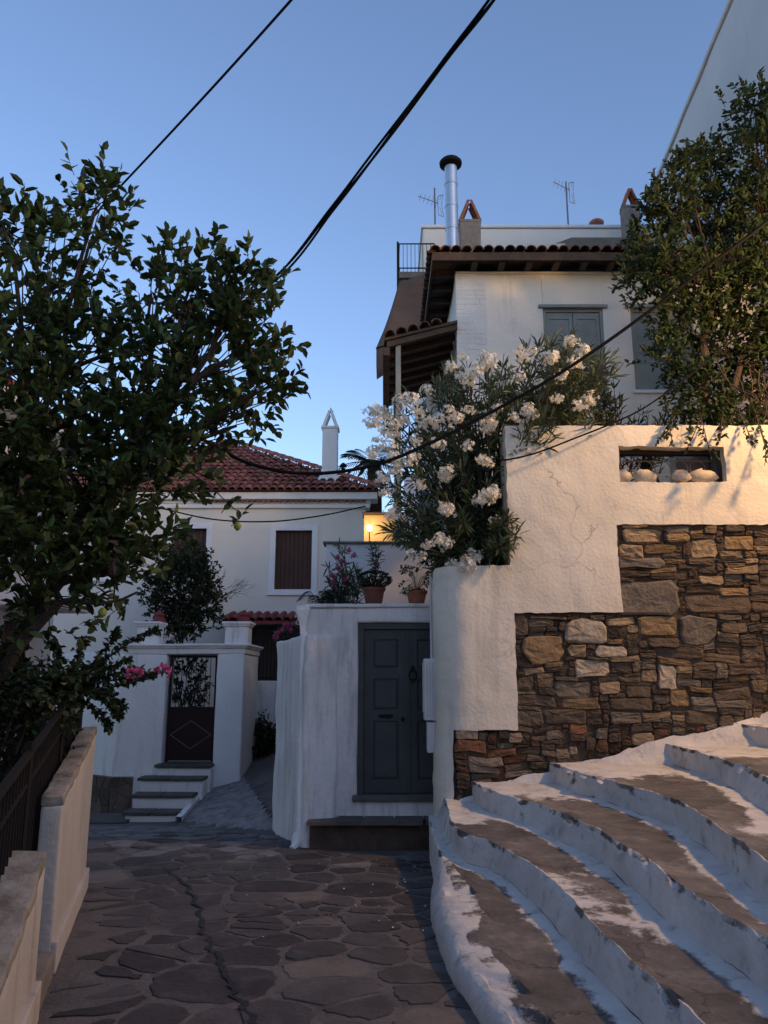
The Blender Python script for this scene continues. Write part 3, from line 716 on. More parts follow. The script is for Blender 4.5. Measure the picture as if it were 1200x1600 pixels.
# double door
df = MB(); df.box(DX0+.004, DX0+.07, 9.24, 9.36, DZ0+.002, DZ1-.004); df.box(DX1, DX1+.07, 9.24, 9.36, DZ0+.002, DZ1-.004); df.box(DX0+.07, DX1, 9.243, 9.36, DZ1-.07, DZ1-.004)
df.build('door_frame', GREYP, gw)
def door_leaf(x0, x1, handle_side):
    L_ = MB(); y0, y1 = 9.285, 9.335; st = .105
    L_.box(x0, x0+st, y0, y1, DZ0+.01, DZ1-.075); L_.box(x1-st, x1, y0, y1, DZ0+.01, DZ1-.075)
    zz = [DZ0+.01, .42, 1.08, 1.20, 1.56, 1.68, 2.02, DZ1-.075]
    for a, b in ((zz[0], zz[1]), (zz[2], zz[3]), (zz[4], zz[5]), (zz[6], zz[7])): L_.box(x0+st, x1-st, y0+.002, y1, a, b)
    o = L_.build('door_leaf', GREYP, gw)
    for a, b in ((zz[1], zz[2]), (zz[3], zz[4]), (zz[5], zz[6])):
        p = MB(); p.box(x0+st, x1-st, y0+.022, y1-.006, a, b)
        cx0, cx1 = x0+st+.035, x1-st-.035
        vs_ = [(x0+st+.01, y0+.021, a+.01), (x1-st-.01, y0+.021, a+.01), (x1-st-.01, y0+.021, b-.01), (x0+st+.01, y0+.021, b-.01), (cx0, y0+.008, a+.035), (cx1, y0+.008, a+.035), (cx1, y0+.008, b-.035), (cx0, y0+.008, b-.035)]
        p.add(vs_, [(4, 5, 6, 7), (0, 1, 5, 4), (1, 2, 6, 5), (2, 3, 7, 6), (3, 0, 4, 7)]); p.build('panel', GREYP, o)
    h_ = MB(); cx = (x0+x1)/2; h_.box(cx-.085, cx+.085, y0-.006, y0+.004, 1.118, 1.152); h_.tube([(cx-.07, y0-.012, 1.13), (cx-.05, y0-.03, 1.118), (cx+.05, y0-.03, 1.118), (cx+.07, y0-.012, 1.13)], .006, 5); h_.build('letter_plate', IRON, o)
    return o
xm = (DX0+.07+DX1)/2
la = door_leaf(DX0+.074, xm-.003, 1); lb = door_leaf(xm+.003, DX1-.004, -1)
m = MB(); m.box(xm-.016, xm+.016, 9.268, 9.285, DZ0+.012, DZ1-.078); m.build('meeting_strip', GREYP, la)
m = MB(); m.lathe([(.001, 0), (.018, .0), (.024, .012), (.018, .03), (.001, .036)], 10, Matrix.Translation((xm-.06, 9.285, 1.10)) @ Matrix.Rotation(R(90), 4, 'X')); m.build('door_knob', IRON, la, smooth=True)
m = MB(); c = V((xm+.06, 9.27, 1.62)); m.tube([c+V((0, 0, .09)), c+V((0, -.01, .06)), c+V((.0, -.02, .03))], [.008, .022, .014], 7); m.tube([c+V((.045*math.sin(t), -.025, -.02-.055*math.cos(t)+.0)) for t in [2*math.pi*k/14 for k in range(15)]], .009, 6, False); m.tube([c+V((0, -.02, -.06)), c+V((0, -.025, -.11))], [.016, .006], 6); m.build('door_knocker', IRON, lb, smooth=True)
# downpipe with hopper
dp = thing('downpipe', 'pale downpipe with funnel hopper at the corner of the grey door wall', 'downpipe', (-.93, 9.13, -.3))
m = MB(); m.tube([(-.94, 9.10, 2.1), (-.935, 9.10, .9), (-.93, 9.08, -.1), (-.945, 9.03, -.2), (-1.0, 8.97, -.26)], .042, 10); m.build('pipe', WHITE, dp, smooth=True)
m = MB(); m.tube([(-.945, 9.10, 2.06), (-.945, 9.10, 2.16), (-.95, 9.10, 2.34), (-.95, 9.10, 2.40)], [.045, .055, .105, .105], 4); m.build('hopper', WHITE, dp)
for z in (.85, .0):
    m = MB(); m.tube([(-.936, 9.10, z), (-.936, 9.10, z+.04)], .05, 10); m.build('bracket', WHITE, dp)

# ================================================================== LOW FENCE WALL ON THE LEFT
def left_wall(y0, y1, zt0, zt1, name, label, TH=.12):
    A, B = V((lwall_x(y0), y0, 0)), V((lwall_x(y1), y1, 0)); d = B-A; mt = Matrix.Translation(A) @ Matrix.Rotation(math.atan2(d.y, d.x), 4, 'Z')
    # shear so that the top follows its own slope
    sh = Matrix.Identity(4); sh[2][0] = (zt1-zt0)/d.length
    t = thing(name, label, 'wall', (A.x-.1, A.y, lerp_tab(ZT, y0)))
    m = MB(); m.rbox(0, d.length, .0, TH, -.9, zt0-.06, .02, .1, .006, 1.6, mt @ sh); m.build('wall_body', LWALL, t, smooth=True)
    m = MB(); m.rbox(-.004, d.length+.004, -.004, TH+.004, zt0-.06, zt0, .012, .05, .012, 5, mt @ sh); m.build('coping', LCOPE, t, smooth=True)
    m = MB(); sh2 = Matrix.Identity(4); sh2[2][0] = (lerp_tab(ZT, y1)-lerp_tab(ZT, y0))/d.length
    m.rbox(.005, d.length-.005, -.028, .02, lerp_tab(ZT, y0)-.1, lerp_tab(ZT, y0)+.16, .008, .1, .004, 2, mt @ sh2); m.build('skirting', LWALL, t, smooth=True)
    return t
LWALL = mat('beige_wall_paint', (.50, .475, .44), (.39, .37, .34), 1.5, .9, .3, 25, stain=(.28, .24, .19), sscale=1.8, sthr=.58, streak=True)
LCOPE = mat('crumbling_coping', (.34, .31, .26), (.16, .14, .115), 6, .95, .9, 22, stain=(.14, .11, .08), sscale=6, sthr=.55)
left_wall(4.72, 7.04, .92, 1.16, 'low_wall', 'longer beige low wall with crumbling coping along the left of the street')
left_wall(1.6, 4.10, .22, .75, 'low_wall', 'nearest beige low wall end at the bottom left corner', .20)
A = V((lwall_x(4.10), 4.10, 0)); B = V((lwall_x(4.72), 4.72, 0)); d = B-A; mt = Matrix.Translation(A) @ Matrix.Rotation(math.atan2(d.y, d.x), 4, 'Z')
m = MB(); m.rbox(.03, d.length-.03, -.02, .34, -.3, .10, .02, .1, .006, 2, mt); tag(m.build('gap_sill', CONC, smooth=True), 'grey cement sill closing the gap between the two low walls', 'sill')
fe = thing('iron_fence', 'dark iron railing with slanting top rail behind the low wall', 'fence', (lwall_x(4)-.5, 4, -.2))
def fpos(y): return V((lwall_x(y)-.165, y, 0))
def ftop(y): return 1.10+.128*(y-3.6)
def fbot(y): return lerp_tab(ZT, y)-.1
for off, nm in ((0, 'top_rail'), (-.16, 'upper_rail')):
    m = MB(); m.tube([fpos(y)+V((0, 0, ftop(y)+off)) for y in (2.2, 4.4, 7.1)], .024 if off == 0 else .014, 6); m.build(nm, IRON, fe)
m = MB(); m.tube([fpos(y)+V((0, 0, fbot(y)+.25)) for y in (2.2, 4.4, 7.1)], .014, 6); m.build('bottom_rail', IRON, fe)
y = 2.3
while y < 7.1:
    m = MB(); p = fpos(y); th = .008
    m.tube([p+V((0, 0, fbot(y))), p+V((0, 0, ftop(y)))], th, 5); m.build('bar', IRON, fe); y += .085
for y in (2.25, 4.3, 5.7, 7.1):
    m = MB(); p = fpos(y); m.box(p.x-.02, p.x+.02, p.y-.02, p.y+.02, fbot(y)-.3, ftop(y)+.06); m.build('post', IRON, fe)
# front garden bed behind the railing
m = MB(); m.grid([[(x, y, zst(x, y)+.05) for x in (lwall_x(y)-.25, lwall_x(y)-1.2, lwall_x(y)-2.2, lwall_x(y)-5)] for y in (0, 1.5, 3, 4.5, 6, 7.0)])
struct(m.build('front_garden', EARTH))

# ================================================================== FAR GATE WITH STEPS
GY = 14.0
gx = lambda px, py=1100: at(px, py, GY).x
gz = lambda py: at(300, py, GY).z
gt = thing('gate_house', 'whitewashed gateway with capped pillars above the grey steps', 'gateway', (gx(290), GY, -.6))
OX0, OX1, OZ0, OZ1 = gx(257), gx(336), gz(1192), gz(1022); LT = gz(1006)
m = MB(); m.rbox(gx(182), OX0, GY, GY+.5, -1.0, OZ1, .03, .12, .012); m.build('left_pier', WHITE, gt, smooth=True)
m = MB(); m.rbox(OX1, gx(379), GY, GY+1.6, -1.0, OZ1, .03, .12, .012); m.build('right_pier', WHITE, gt, smooth=True)
m = MB(); m.rbox(gx(190), gx(381), GY+.004, GY+1.6, OZ1, LT-.06, .02, .12, .008); m.rbox(gx(187), gx(384), GY-.04, GY+1.63, LT-.075, LT-.035, .012, .12, .004); m.rbox(gx(184), gx(387), GY-.075, GY+1.66, LT-.04, LT, .012, .12, .004)
m.build('lintel', WHITE, gt, smooth=True)
for c, s_ in ((gx(369, 985), 1), (gx(229, 985), .9)):
    w_ = .21*s_; m = MB(); m.rbox(c-w_, c+w_, GY+.05, GY+.45, LT, LT+.32, .015, .12, .004); m.rbox(c-w_-.03, c+w_+.03, GY+.02, GY+.48, LT+.315, LT+.36, .012, .12, .003); m.rbox(c-w_-.055, c+w_+.055, GY-.005, GY+.505, LT+.355, LT+.40, .012, .12, .003)
    cp = m.build('pillar_cap', WHITE, gt, smooth=True)
    m = MB(); m.lathe([(.14, 0), (.16, .03), (.12, .07), (.09, .14), (.11, .17), (.06, .22), (.01, .27)], 12, c=(c, GY+.75, LT+.40)); m.lathe([(.10, 0), (.10, .5)], 8, c=(c, GY+.75, LT-.1)); m.build('finial', REDT, cp, smooth=True)
gate = MB(); gate.box(OX0+.02, OX0+.06, GY+.16, GY+.2, OZ0, OZ1-.02); gate.box(OX1-.06, OX1-.02, GY+.16, GY+.2, OZ0, OZ1-.02); gate.box(OX0+.06, OX1-.06, GY+.16, GY+.2, OZ1-.06, OZ1-.02)
gzm = gz(1107); gate.box(OX0+.06, OX1-.06, GY+.162, GY+.2, gzm-.02, gzm+.02)
go = gate.build('gate_frame', MAROON, gt)
m = MB(); m.box(OX0+.06, OX1-.06, GY+.175, GY+.19, OZ0+.02, gzm-.02); pn = m.build('gate_panel', MAROON, go)
cx, cz = (OX0+OX1)/2, (OZ0+gzm)/2; hw, hh = .36, .24
for a, b in (((-hw, 0), (0, hh)), ((0, hh), (hw, 0)), ((hw, 0), (0, -hh)), ((0, -hh), (-hw, 0))):
    m = MB(); m.tube([(cx+a[0], GY+.172, cz+a[1]), (cx+b[0], GY+.172, cz+b[1])], .012, 4); m.build('diamond_bar', MAROONL, go)
for i in range(1, 9):
    x = OX0+.06+(OX1-OX0-.12)*i/9; m = MB(); m.tube([(x, GY+.18, gzm), (x, GY+.18, OZ1-.06)], .007, 5); m.build('bar', MAROON, go)
# angled garden wall to the left with clad base
A = V((gx(183), GY+.01, 0)); ang = R(180-34); mt = Matrix.Translation(A) @ Matrix.Rotation(ang, 4, 'Z')
aw = thing('angled_wall', 'white wall bending back left of the gateway over a stone-clad base', 'wall', A)
m = MB(); m.rbox(0, 3.2, -.4, -.0, -1, gz(1010)-.1, .02, .15, .01, 1.6, mt); m.build('wall_body', WHITE, aw, smooth=True)
cb = MB(); cb.box(-.01, 3.2, -.02, .02, -1.1, -.12, mt); cb.box(gx(183), gx(216), GY-.03, GY+.01, -1.1, -.12); cbo = cb.build('base_bed', CONC, aw)
rc = random.Random(5); sd_ = [(rc.uniform(0, 1.6), rc.uniform(-.9, -.1)) for _ in range(34)]
for s_, poly in zip(sd_, voronoi(sd_, .5)):
    poly = [(min(max(p[0], .0), 1.7), min(max(p[1], -.95), -.13)) for p in poly]
    if len(poly) < 3: continue
    q, c = roundpoly(poly, .012, .0); m2 = mt @ Matrix.Rotation(R(90), 4, 'X') @ Matrix.Scale(-1, 4, (0, 0, 1))
    m = MB(); m.prism(q, .0, .03+rc.uniform(0, .01), m2); m.build('cladding_stone', CLAD, aw)
sd_ = [(gx(183)+rc.uniform(0, .42), rc.uniform(-.9, -.1)) for _ in range(8)]
for s_, poly in zip(sd_, voronoi(sd_, .5)):
    poly = [(min(max(p[0], gx(183)), gx(216)), min(max(p[1], -.95), -.13)) for p in poly]
    if len(poly) < 3: continue
    q, c = roundpoly(poly, .012, .0); m2 = Matrix.Translation((0, GY-.03, 0)) @ Matrix.Rotation(R(90), 4, 'X')
    m = MB(); m.prism(q, .0, .012+rc.uniform(0, .008), m2); m.build('cladding_stone', CLAD, aw)
# steps
st = thing('gate_steps', 'four short steps with dark slab treads and white risers below the maroon gate', 'steps', (gx(270), 13.2, -.7))
tops = [(1196, 13.72, 240, 330), (1216, 13.40, 214, 318), (1243, 13.05, 203, 301), (1270, 12.70, 190, 284)]
for i, (py, y0, p0, p1) in enumerate(tops):
    z = at(270, py, y0).z; x0, x1 = at(p0, py, y0).x, at(p1, py, y0).x
    m = MB(); m.rbox(x0+.05, x1-.01, y0+.035, GY+.3 if i == 0 else tops[i-1][1]+.2, -1.2, z-.045, .012, .12, .006); r_ = m.build('riser', WHITE, st, smooth=True)
    n = 2 if i else 1
    for k in range(n):
        a = x0+(x1-x0)*k/n; b = x0+(x1-x0)*(k+1)/n
        m = MB(); m.rbox(a+.004, b-.004, y0-.0, (GY+.3 if i == 0 else tops[i-1][1]+.06), z-.045, z+U(0, .006), .01, .15, .006); m.build('tread', SLAB, st)
m = MB(); p = at(160, 1283, 12.6); m.rbox(p.x-.5, p.x+.38, 12.5, 13.3, -.9, p.z, .015, .12, .008); tag(m.build('corner_slab', SLAB), 'flat grey slab on the ground beside the foot of the gate steps', 'slab')
# white edge strip of the ramp beside the steps
m = MB(); P = []
for i in range(14):
    t = i/13; y = RA.y+(15.0-RA.y)*t; x = ramp_x(y)+.05; P.append([(x-.06, y, zst(x+.2, y)-.35), (x-.06, y, zst(x+.2, y)+.035), (x+.03, y, zst(x+.2, y)+.038), (x+.035, y, zst(x+.2, y)-.1)])
m.grid(P); tag(m.build('ramp_kerb', WHITE), 'whitewashed kerb strip along the ramp edge beside the gate steps', 'kerb')
RAMPM = mat('rough_grey_paving', (.30, .29, .29), (.13, .125, .13), 6, .9, .9, 14, stain=(.075, .07, .072), sscale=5, sthr=.52)  # grey cement, colour lightened to make up for weak light on the ramp
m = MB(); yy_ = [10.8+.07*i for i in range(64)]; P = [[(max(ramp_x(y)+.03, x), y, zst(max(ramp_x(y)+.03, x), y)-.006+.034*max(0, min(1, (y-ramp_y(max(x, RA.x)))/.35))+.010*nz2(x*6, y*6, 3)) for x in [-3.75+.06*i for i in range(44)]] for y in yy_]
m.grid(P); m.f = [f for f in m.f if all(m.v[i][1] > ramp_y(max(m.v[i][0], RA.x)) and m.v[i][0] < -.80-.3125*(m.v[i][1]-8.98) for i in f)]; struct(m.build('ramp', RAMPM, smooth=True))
for i in range(9):
    y = RA.y+.25+i*.24; x0 = ramp_x(y)+.10; m = MB(); L_ = .55-.02*i; P = []
    for j in range(8):
        x = x0+L_*j/7; z = zst(x, y-.03*j); P.append([(x, y-.03*j-.03, z-.01), (x, y-.03*j-.012, z+.022), (x, y-.03*j+.012, z+.022), (x, y-.03*j+.03, z-.01)])
    m.grid(P); m.build('ramp_rib', CONC, street)
# low wall with railing right of the gateway
lw = thing('yard_wall', 'low white yard wall between gateway and buttress wall', 'wall', (-2.4, 15.7, -.2))
y_ = 15.75; m = MB(); m.rbox(at(383, 1100, y_).x, -1.2, y_, y_+.3, -1.0, at(420, 1064, y_).z, .02, .15, .01); m.build('wall_body', GATEW, lw, smooth=True)
m = MB(); zt = at(400, 1192, 15.35).z; m.rbox(at(345, 1200, 15.2).x, -1.4, 15.2, 15.75, -1.0, zt, .05, .1, .03, 3); m.build('planting_kerb', WHITE, lw, smooth=True)
yr = thing('yard_railing', 'small dark railing standing on the low yard wall', 'railing', (-2.4, 15.9, 1.5))
z0, z1 = at(420, 1064, y_).z, at(420, 985, y_).z; xa, xb = at(398, 1020, y_).x, at(440, 1020, y_).x
for i in range(8):
    m = MB(); x = xa+(xb-xa)*i/7; m.tube([(x, 15.9, z0-.01), (x, 15.9, z1)], .010, 5); m.build('bar', IRON, yr)
for z in (z0+.06, z1):
    m = MB(); m.tube([(xa, 15.9, z), (xb+.3, 15.9, z)], .014, 5); m.build('rail', IRON, yr)

# ================================================================== FAR CREAM HOUSE
HY = 17.5
hx = lambda px, py=850: at(px, py, HY).x
hz = lambda py: at(450, py, HY).z
fh = thing('cream_house', 'cream house with red hipped tile roof, white cornice and brown shutters', 'house', (-4, HY, -.5))
HX0, HX1 = hx(10), hx(571, 800); HZE = hz(795)
WINS = [(hx(430, 875), hx(487, 875), hz(921), hz(829)), (hx(268, 860), hx(322, 860), hz(900), hz(826)), (hx(150, 860), hx(200, 860), hz(900), hz(826))]
xs3 = sorted({HX0, HX1, *[a for w_ in WINS for a in w_[:2]]})
m = MB()
for a, b in zip(xs3, xs3[1:]):
    win = next((w_ for w_ in WINS if w_[0] <= (a+b)/2 <= w_[1]), None)
    if win: m.box(a, b, HY, HY+.3, -1.2, win[2]); m.box(a, b, HY, HY+.3, win[3], HZE)
    else: m.box(a, b, HY, HY+.3, -1.2, HZE)
m.box(HX0, HX1, HY+.3, HY+8.5, -1.2, HZE); m.build('wall', CREAM, fh)
for wi, (a, b, z0, z1) in enumerate(WINS):
    f = MB(); t = .135
    f.box(a-t, a, HY-.035, HY+.1, z0-t*.6, z1+t); f.box(b, b+t, HY-.035, HY+.1, z0-t*.6, z1+t); f.box(a, b, HY-.033, HY+.1, z1, z1+t); f.box(a-t-.03, b+t+.03, HY-.06, HY+.1, z0-t, z0-t*.55); f.box(a, b, HY-.05, HY+.2, z0-t*.55, z0-.002)
    w_ = f.build('window', TRIM, fh)
    n = 8
    for k in range(n):
        x0 = a+.01+(b-a-.02)*k/n; x1 = a+.01+(b-a-.02)*(k+1)/n
        m = MB(); m.box(x0+.004, x1-.004, HY+.12, HY+.15+(.008 if k in (0, 3, 4, 7) else 0), z0+.01, z1-.01); m.build('shutter_board', BROWNW, w_)
    m = MB(); m.box(a, b, HY+.165, HY+.2, z0, z1); m.build('shutter_back', BROWNW, w_)
# cornice
cr = MB()
for (o, z0, z1) in ((.10, HZE, HZE+.10), (.28, HZE+.17, HZE+.34)): cr.rbox(HX0-.1, HX1+o, HY-o, HY+.25, z0, z1, .02, .3, .003)
cr.rbox(HX0-.1, HX1+.12, HY-.12, HY+.25, HZE+.10, HZE+.17, .01, .4, .002)
co = cr.build('cornice', TRIM, fh)
def tile_mesh(L=.42, r0=.094, r1=.070, n=7, th=.014):
    m = MB(); o_, i_ = [], []
    for rr, yy in ((r0, 0), (r1, L)):
        o_.append([(rr*math.cos(math.pi*k/n), yy, rr*math.sin(math.pi*k/n)*.85) for k in range(n+1)])
        i_.append([((rr-th)*math.cos(math.pi*k/n), yy, (rr-th)*math.sin(math.pi*k/n)*.85) for k in range(n+1)])
    m.grid(o_); m.grid([i_[1], i_[0]]); m.grid([i_[0], o_[0]])
    me = m.mesh('tile'); me.materials.append(TERRA); me.shade_smooth(); return me
TILE = tile_mesh(); TILED = TILE.copy(); TILED.materials.clear(); TILED.materials.append(mat('dull_brown_tile', (.17, .085, .06), (.10, .055, .042), 6, .9, .3, 30, rnd=.4, stain=(.06, .045, .038), sscale=5, sthr=.55)); TILES = tile_mesh(.16, .055, .045, 5, .012)
x = HX0
nn = 0
while x < HX1+.05:
    link('dentil_tile', TILES, co, mw=Matrix.Translation((x, HY-.215, HZE+.115))) if x > hx(300) else None
    x += .125
# hip roof
PZ0 = HZE+.36; pitch = math.atan(.56); EY = HY-.38; EX1 = HX1+.38
apx = at(378, 697, EY+4.3); dep = 4.3
RZ = PZ0+dep*math.tan(pitch)
rm = MB(); rx0 = HX0-.5
rm.add([(rx0, EY, PZ0), (EX1, EY, PZ0), (EX1-dep, EY+dep, RZ), (rx0+dep, EY+dep, RZ), (EX1, EY+2*dep, PZ0), (rx0, EY+2*dep, PZ0)], [(0, 1, 2, 3), (1, 4, 2), (4, 5, 3, 2), (5, 0, 3), (0, 5, 4, 1)])
ro = rm.build('roof', TERRAB, fh)
sp = .185; row = .36; nt_ = 0
rt = Matrix.Rotation(pitch, 4, 'X'); slope_l = dep/math.cos(pitch)
x = EX1-.1; restT = MB(); tm = TILE
TV = [tuple(v.co) for v in TILE.vertices]; TF = [tuple(p.vertices) for p in TILE.polygons]
while x > rx0:
    s_ = -.06
    while s_ < slope_l-.1:
        yy = s_*math.cos(pitch)
        if x < EX1-yy-.02 and x > rx0+yy:
            jx = U(-.012, .012); M_ = Matrix.Translation((x+jx, EY+yy, PZ0+s_*math.sin(pitch)+.015)) @ rt @ Matrix.Rotation(R(-4+U(-2, 2)), 4, 'X') @ Matrix.Rotation(R(U(-2, 2)), 4, 'Z')
            px_ = 600+1200*x/19.5
            if px_ > 300 and nt_ < 295: link('roof_tile', TILE, ro, mw=M_); nt_ += 1
            else: restT.add([M_ @ V(v) for v in TV], TF)
        s_ += row
    x -= sp
if restT.v: restT.build('roof_tiles_far', TERRA, ro, smooth=True, kind='stuff')
hp0, hp1 = V((EX1, EY, PZ0+.05)), V((EX1-dep, EY+dep, RZ+.05)); hd = (hp1-hp0); n = int(hd.length/.36)
for i in range(n):
    p = hp0+hd*i/n; M_ = Matrix.Translation(p) @ hd.to_track_quat('Y', 'Z').to_matrix().to_4x4() @ Matrix.Scale(1.25, 4); link('hip_tile', TILE, ro, mw=M_)
for i in range(int((EX1-dep-(rx0+dep))/.36)):
    if EX1-dep-i*.36 < hx(250)*1.1: break
    link('ridge_tile', TILE, ro, mw=Matrix.Translation((EX1-dep-i*.36, EY+dep, RZ+.05)) @ Matrix.Rotation(R(90), 4, 'Z') @ Matrix.Scale(1.25, 4))
# chimney of the far house
cy = HY+.55; c0 = at(515, 765, cy); cx = c0.x; zt = at(515, 672, cy).z; hw = .185
m = MB(); m.rbox(cx-hw, cx+hw, cy-.15, cy+.2, c0.z-.3, zt, .02, .15, .01); ch = m.build('chimney', TRIM, ro, smooth=True)
m = MB(); m.add([(cx-.42, cy-.55, c0.z-.18), (cx+.30, cy-.55, c0.z-.18), (cx+.26, cy+.2, c0.z+.16), (cx-.3, cy+.2, c0.z+.16), (cx-hw-.04, cy-.2, c0.z+.30), (cx+hw+.04, cy-.2, c0.z+.30)], [(0, 1, 5, 4), (0, 4, 3), (1, 2, 5), (4, 5, 2, 3)]); m.build('chimney_flashing', TRIM, ro)
m = MB(); m.rbox(cx-hw-.03, cx+hw+.03, cy-.18, cy+.23, zt, zt+.06, .01, .2, .004)
tp = zt+.47
for s_ in (-1, 1):
    m.add([(cx+s_*.20, cy-.14, zt+.06), (cx+s_*.13, cy-.14, zt+.06), (cx+s_*.01, cy-.14, tp-.08), (cx+s_*.05, cy-.14, tp), (cx+s_*.20, cy+.16, zt+.06), (cx+s_*.13, cy+.16, zt+.06), (cx+s_*.01, cy+.16, tp-.08), (cx+s_*.05, cy+.16, tp)],
          [(0, 1, 2, 3), (7, 6, 5, 4), (0, 3, 7, 4), (1, 5, 6, 2), (3, 2, 6, 7)])
m.lathe([(.06, tp-.02), (.07, tp+.02), (.03, tp+.06), (.01, tp+.11)], 8, c=(cx, cy, 0)); m.build('chimney_cap', TRIM, ch)
p = at(536, 757, HY+1.2); fl = thing('roof_flue', 'thin dark metal flue right of the white chimney on the far roof', 'flue', p)
m = MB(); m.tube([p-V((0, 0, .4)), p+V((0, 0, .42))], .055, 8); m.build('pipe', IRON, fl); m = MB(); m.lathe([(.09, 0), (.09, .04), (.03, .1)], 10, c=p+V((0, 0, .46))); m.build('cowl', IRON, fl)
# red tiled coping roof in front of the far house
rc_ = thing('porch_roof', 'small dark red tiled roof strip behind the gateway pillar', 'roof', (-3, 16.6, 0))
z = at(395, 970, 16.4).z; x0, x1 = at(345, 970, 16.4).x, at(452, 970, 16.4).x
m = MB(); m.add([(x0, 16.4, z), (x1, 16.4, z), (x1, 17.45, z+.22), (x0, 17.45, z+.22), (x0, 16.4, z-.06), (x1, 16.4, z-.06), (x1, 17.45, z+.16), (x0, 17.45, z+.16)], [(0, 1, 2, 3), (4, 7, 6, 5), (0, 4, 5, 1)]); pr = m.build('roof_bed', REDT, rc_)
x = x0
while x < x1:
    M_ = Matrix.Translation((x+.07, 16.37, z+.01)) @ Matrix.Rotation(math.atan(.22/1.05), 4, 'X') @ Matrix.Diagonal((1, 2.6, 1, 1)); o = link('ridge_roll', tile2, pr, mw=M_) if 'tile2' in globals() else None
    if o is None:
        tile2 = TILE.copy(); tile2.materials.clear(); tile2.materials.append(REDT); link('tile_roll', tile2, pr, mw=M_)
    x += .19
# dark doorway under the porch roof
m = MB(); m.box(x0+.3, x1+.4, 17.42, 17.49, -.5, z-.02); m.build('doorway', mat('dark_timber', (.05, .04, .034), (.035, .028, .024), 4, .8, .2, 30), rc_)
# terrace wall behind the flower pots and the lit corner with the globe lamp
tw = thing('terrace_wall', 'white terrace wall behind the flower pots with thin top moulding', 'wall', (0, 11, 2.3))
z = at(600, 850, 11).z; m = MB(); m.rbox(at(509, 900, 11).x, 1.0, 11, 11.25, 1.5, z, .01, .15, .005); m.build('wall_body', TRIM, tw, smooth=True)
m = MB(); m.rbox(at(506, 900, 11).x-.02, 1.0, 10.96, 11.29, z, z+.035, .008, .3, .002); m.build('coping', CONC, tw)
LY = 14.6; lwz = at(577, 825, LY)
lcn = thing('lamp_porch', 'yellow-lit porch wall beside the far house corner', 'porch', (lwz.x+.4, LY+.4, 2.3))
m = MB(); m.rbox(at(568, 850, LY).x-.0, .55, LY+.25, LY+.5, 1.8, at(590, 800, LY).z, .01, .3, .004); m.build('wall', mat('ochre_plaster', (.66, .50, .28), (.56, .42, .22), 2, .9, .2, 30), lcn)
m = MB(); m.rbox(at(566, 785, LY).x, .6, LY+.1, LY+.55, at(590, 801, LY).z, at(590, 798, LY).z, .01, .3, .003); m.build('canopy', DARKW, lcn)
lamp = thing('wall_lamp', 'glowing round wall lamp by the far house corner', 'lamp', lwz)
m = MB(); m.lathe([(.004, -.055), (.032, -.045), (.05, -.015), (.054, .01), (.043, .035), (.02, .05), (.004, .055)], 14, c=lwz); m.build('globe', BULB, lamp, smooth=True)
m = MB(); m.tube([lwz+V((0, .24, -.16)), lwz+V((0, .12, -.16)), lwz+V((0, 0, -.13)), lwz+V((0, 0, -.07))], .012, 6); m.build('bracket', IRON, lamp)
pl = bpy.data.lights.new('wall_lamp_light', 'POINT'); pl.energy = 5; pl.color = (1, .60, .22); pl.shadow_soft_size = .08
po = bpy.data.objects.new('wall_lamp_light', pl); COL.objects.link(po); po.location = lwz+V((0, -.12, .02)); po.parent = lamp; po.matrix_parent_inverse = Matrix.Translation(-lwz)

# ================================================================== HOUSE WITH GREY SHUTTERS
BY = 12.5
bx = lambda px, py=520: at(px, py, BY).x
bz = lambda py: at(850, py, BY).z
sh = thing('shuttered_house', 'white house with grey-green shutters under a dark timber eave', 'house', (3.5, BY, 2.5))
BX0, BX1 = 1.28, 6.6; BZT = bz(424)
W2 = [(bx(850), bx(944), bz(640), bz(482)), (bx(987), bx(1085), bz(610), bz(482))]
xs3 = [BX0, W2[0][0], W2[0][1], W2[1][0], W2[1][1], BX1]; m = MB()
for i, (a, b) in enumerate(zip(xs3, xs3[1:])):
    if i in (1, 3):
        w_ = W2[i//2]; m.rbox(a, b, BY, BY+.3, 2.3, w_[2], .005, .25, .006); m.rbox(a, b, BY, BY+.3, w_[3], BZT, .005, .25, .006)
    else: m.rbox(a, b, BY, BY+.3, 2.3, BZT, .015 if i == 0 else .005, .22, .008)
m.build('front_wall', HOUSEW, sh, smooth=True)
m = MB(); m.rbox(BX0+.004, BX0+.3, BY+.3, BY+6, 2.3, BZT, .01, .2, .012); m.build('side_wall', BRICKW, sh, smooth=True)
m = MB(); m.rbox(BX1-.3, BX1, BY+.3, BY+6, 2.3, BZT, .01, .5, .0); m.build('side_wall', BRICKW, sh, smooth=True)
m = MB(); m.rbox(BX0-.012, BX0+.52, BY-.022, BY+.05, 2.3, BZT-.01, .012, .1, .01); qn = m.build('corner_quoin', BRICKW, sh, smooth=True)
z = 6.0; k = 0
while z < BZT-.12:                                  # painted courses of the corner masonry
    h_ = U(.07, .12); cuts = sorted([BX0-.016, BX0+.52]+[BX0+U(.1, .42) for _ in range(random.choice((1, 1, 2)))])
    for a, b in zip(cuts, cuts[1:]):
        if b-a < .06: continue
        m = MB(); m.rbox(a+.006, b-.006, BY-.0255-U(0, .004), BY-.012, z+.002, z+h_-.002, .012, .07, .006, 5); m.build('masonry_block', BRICKW, qn)
    z += h_
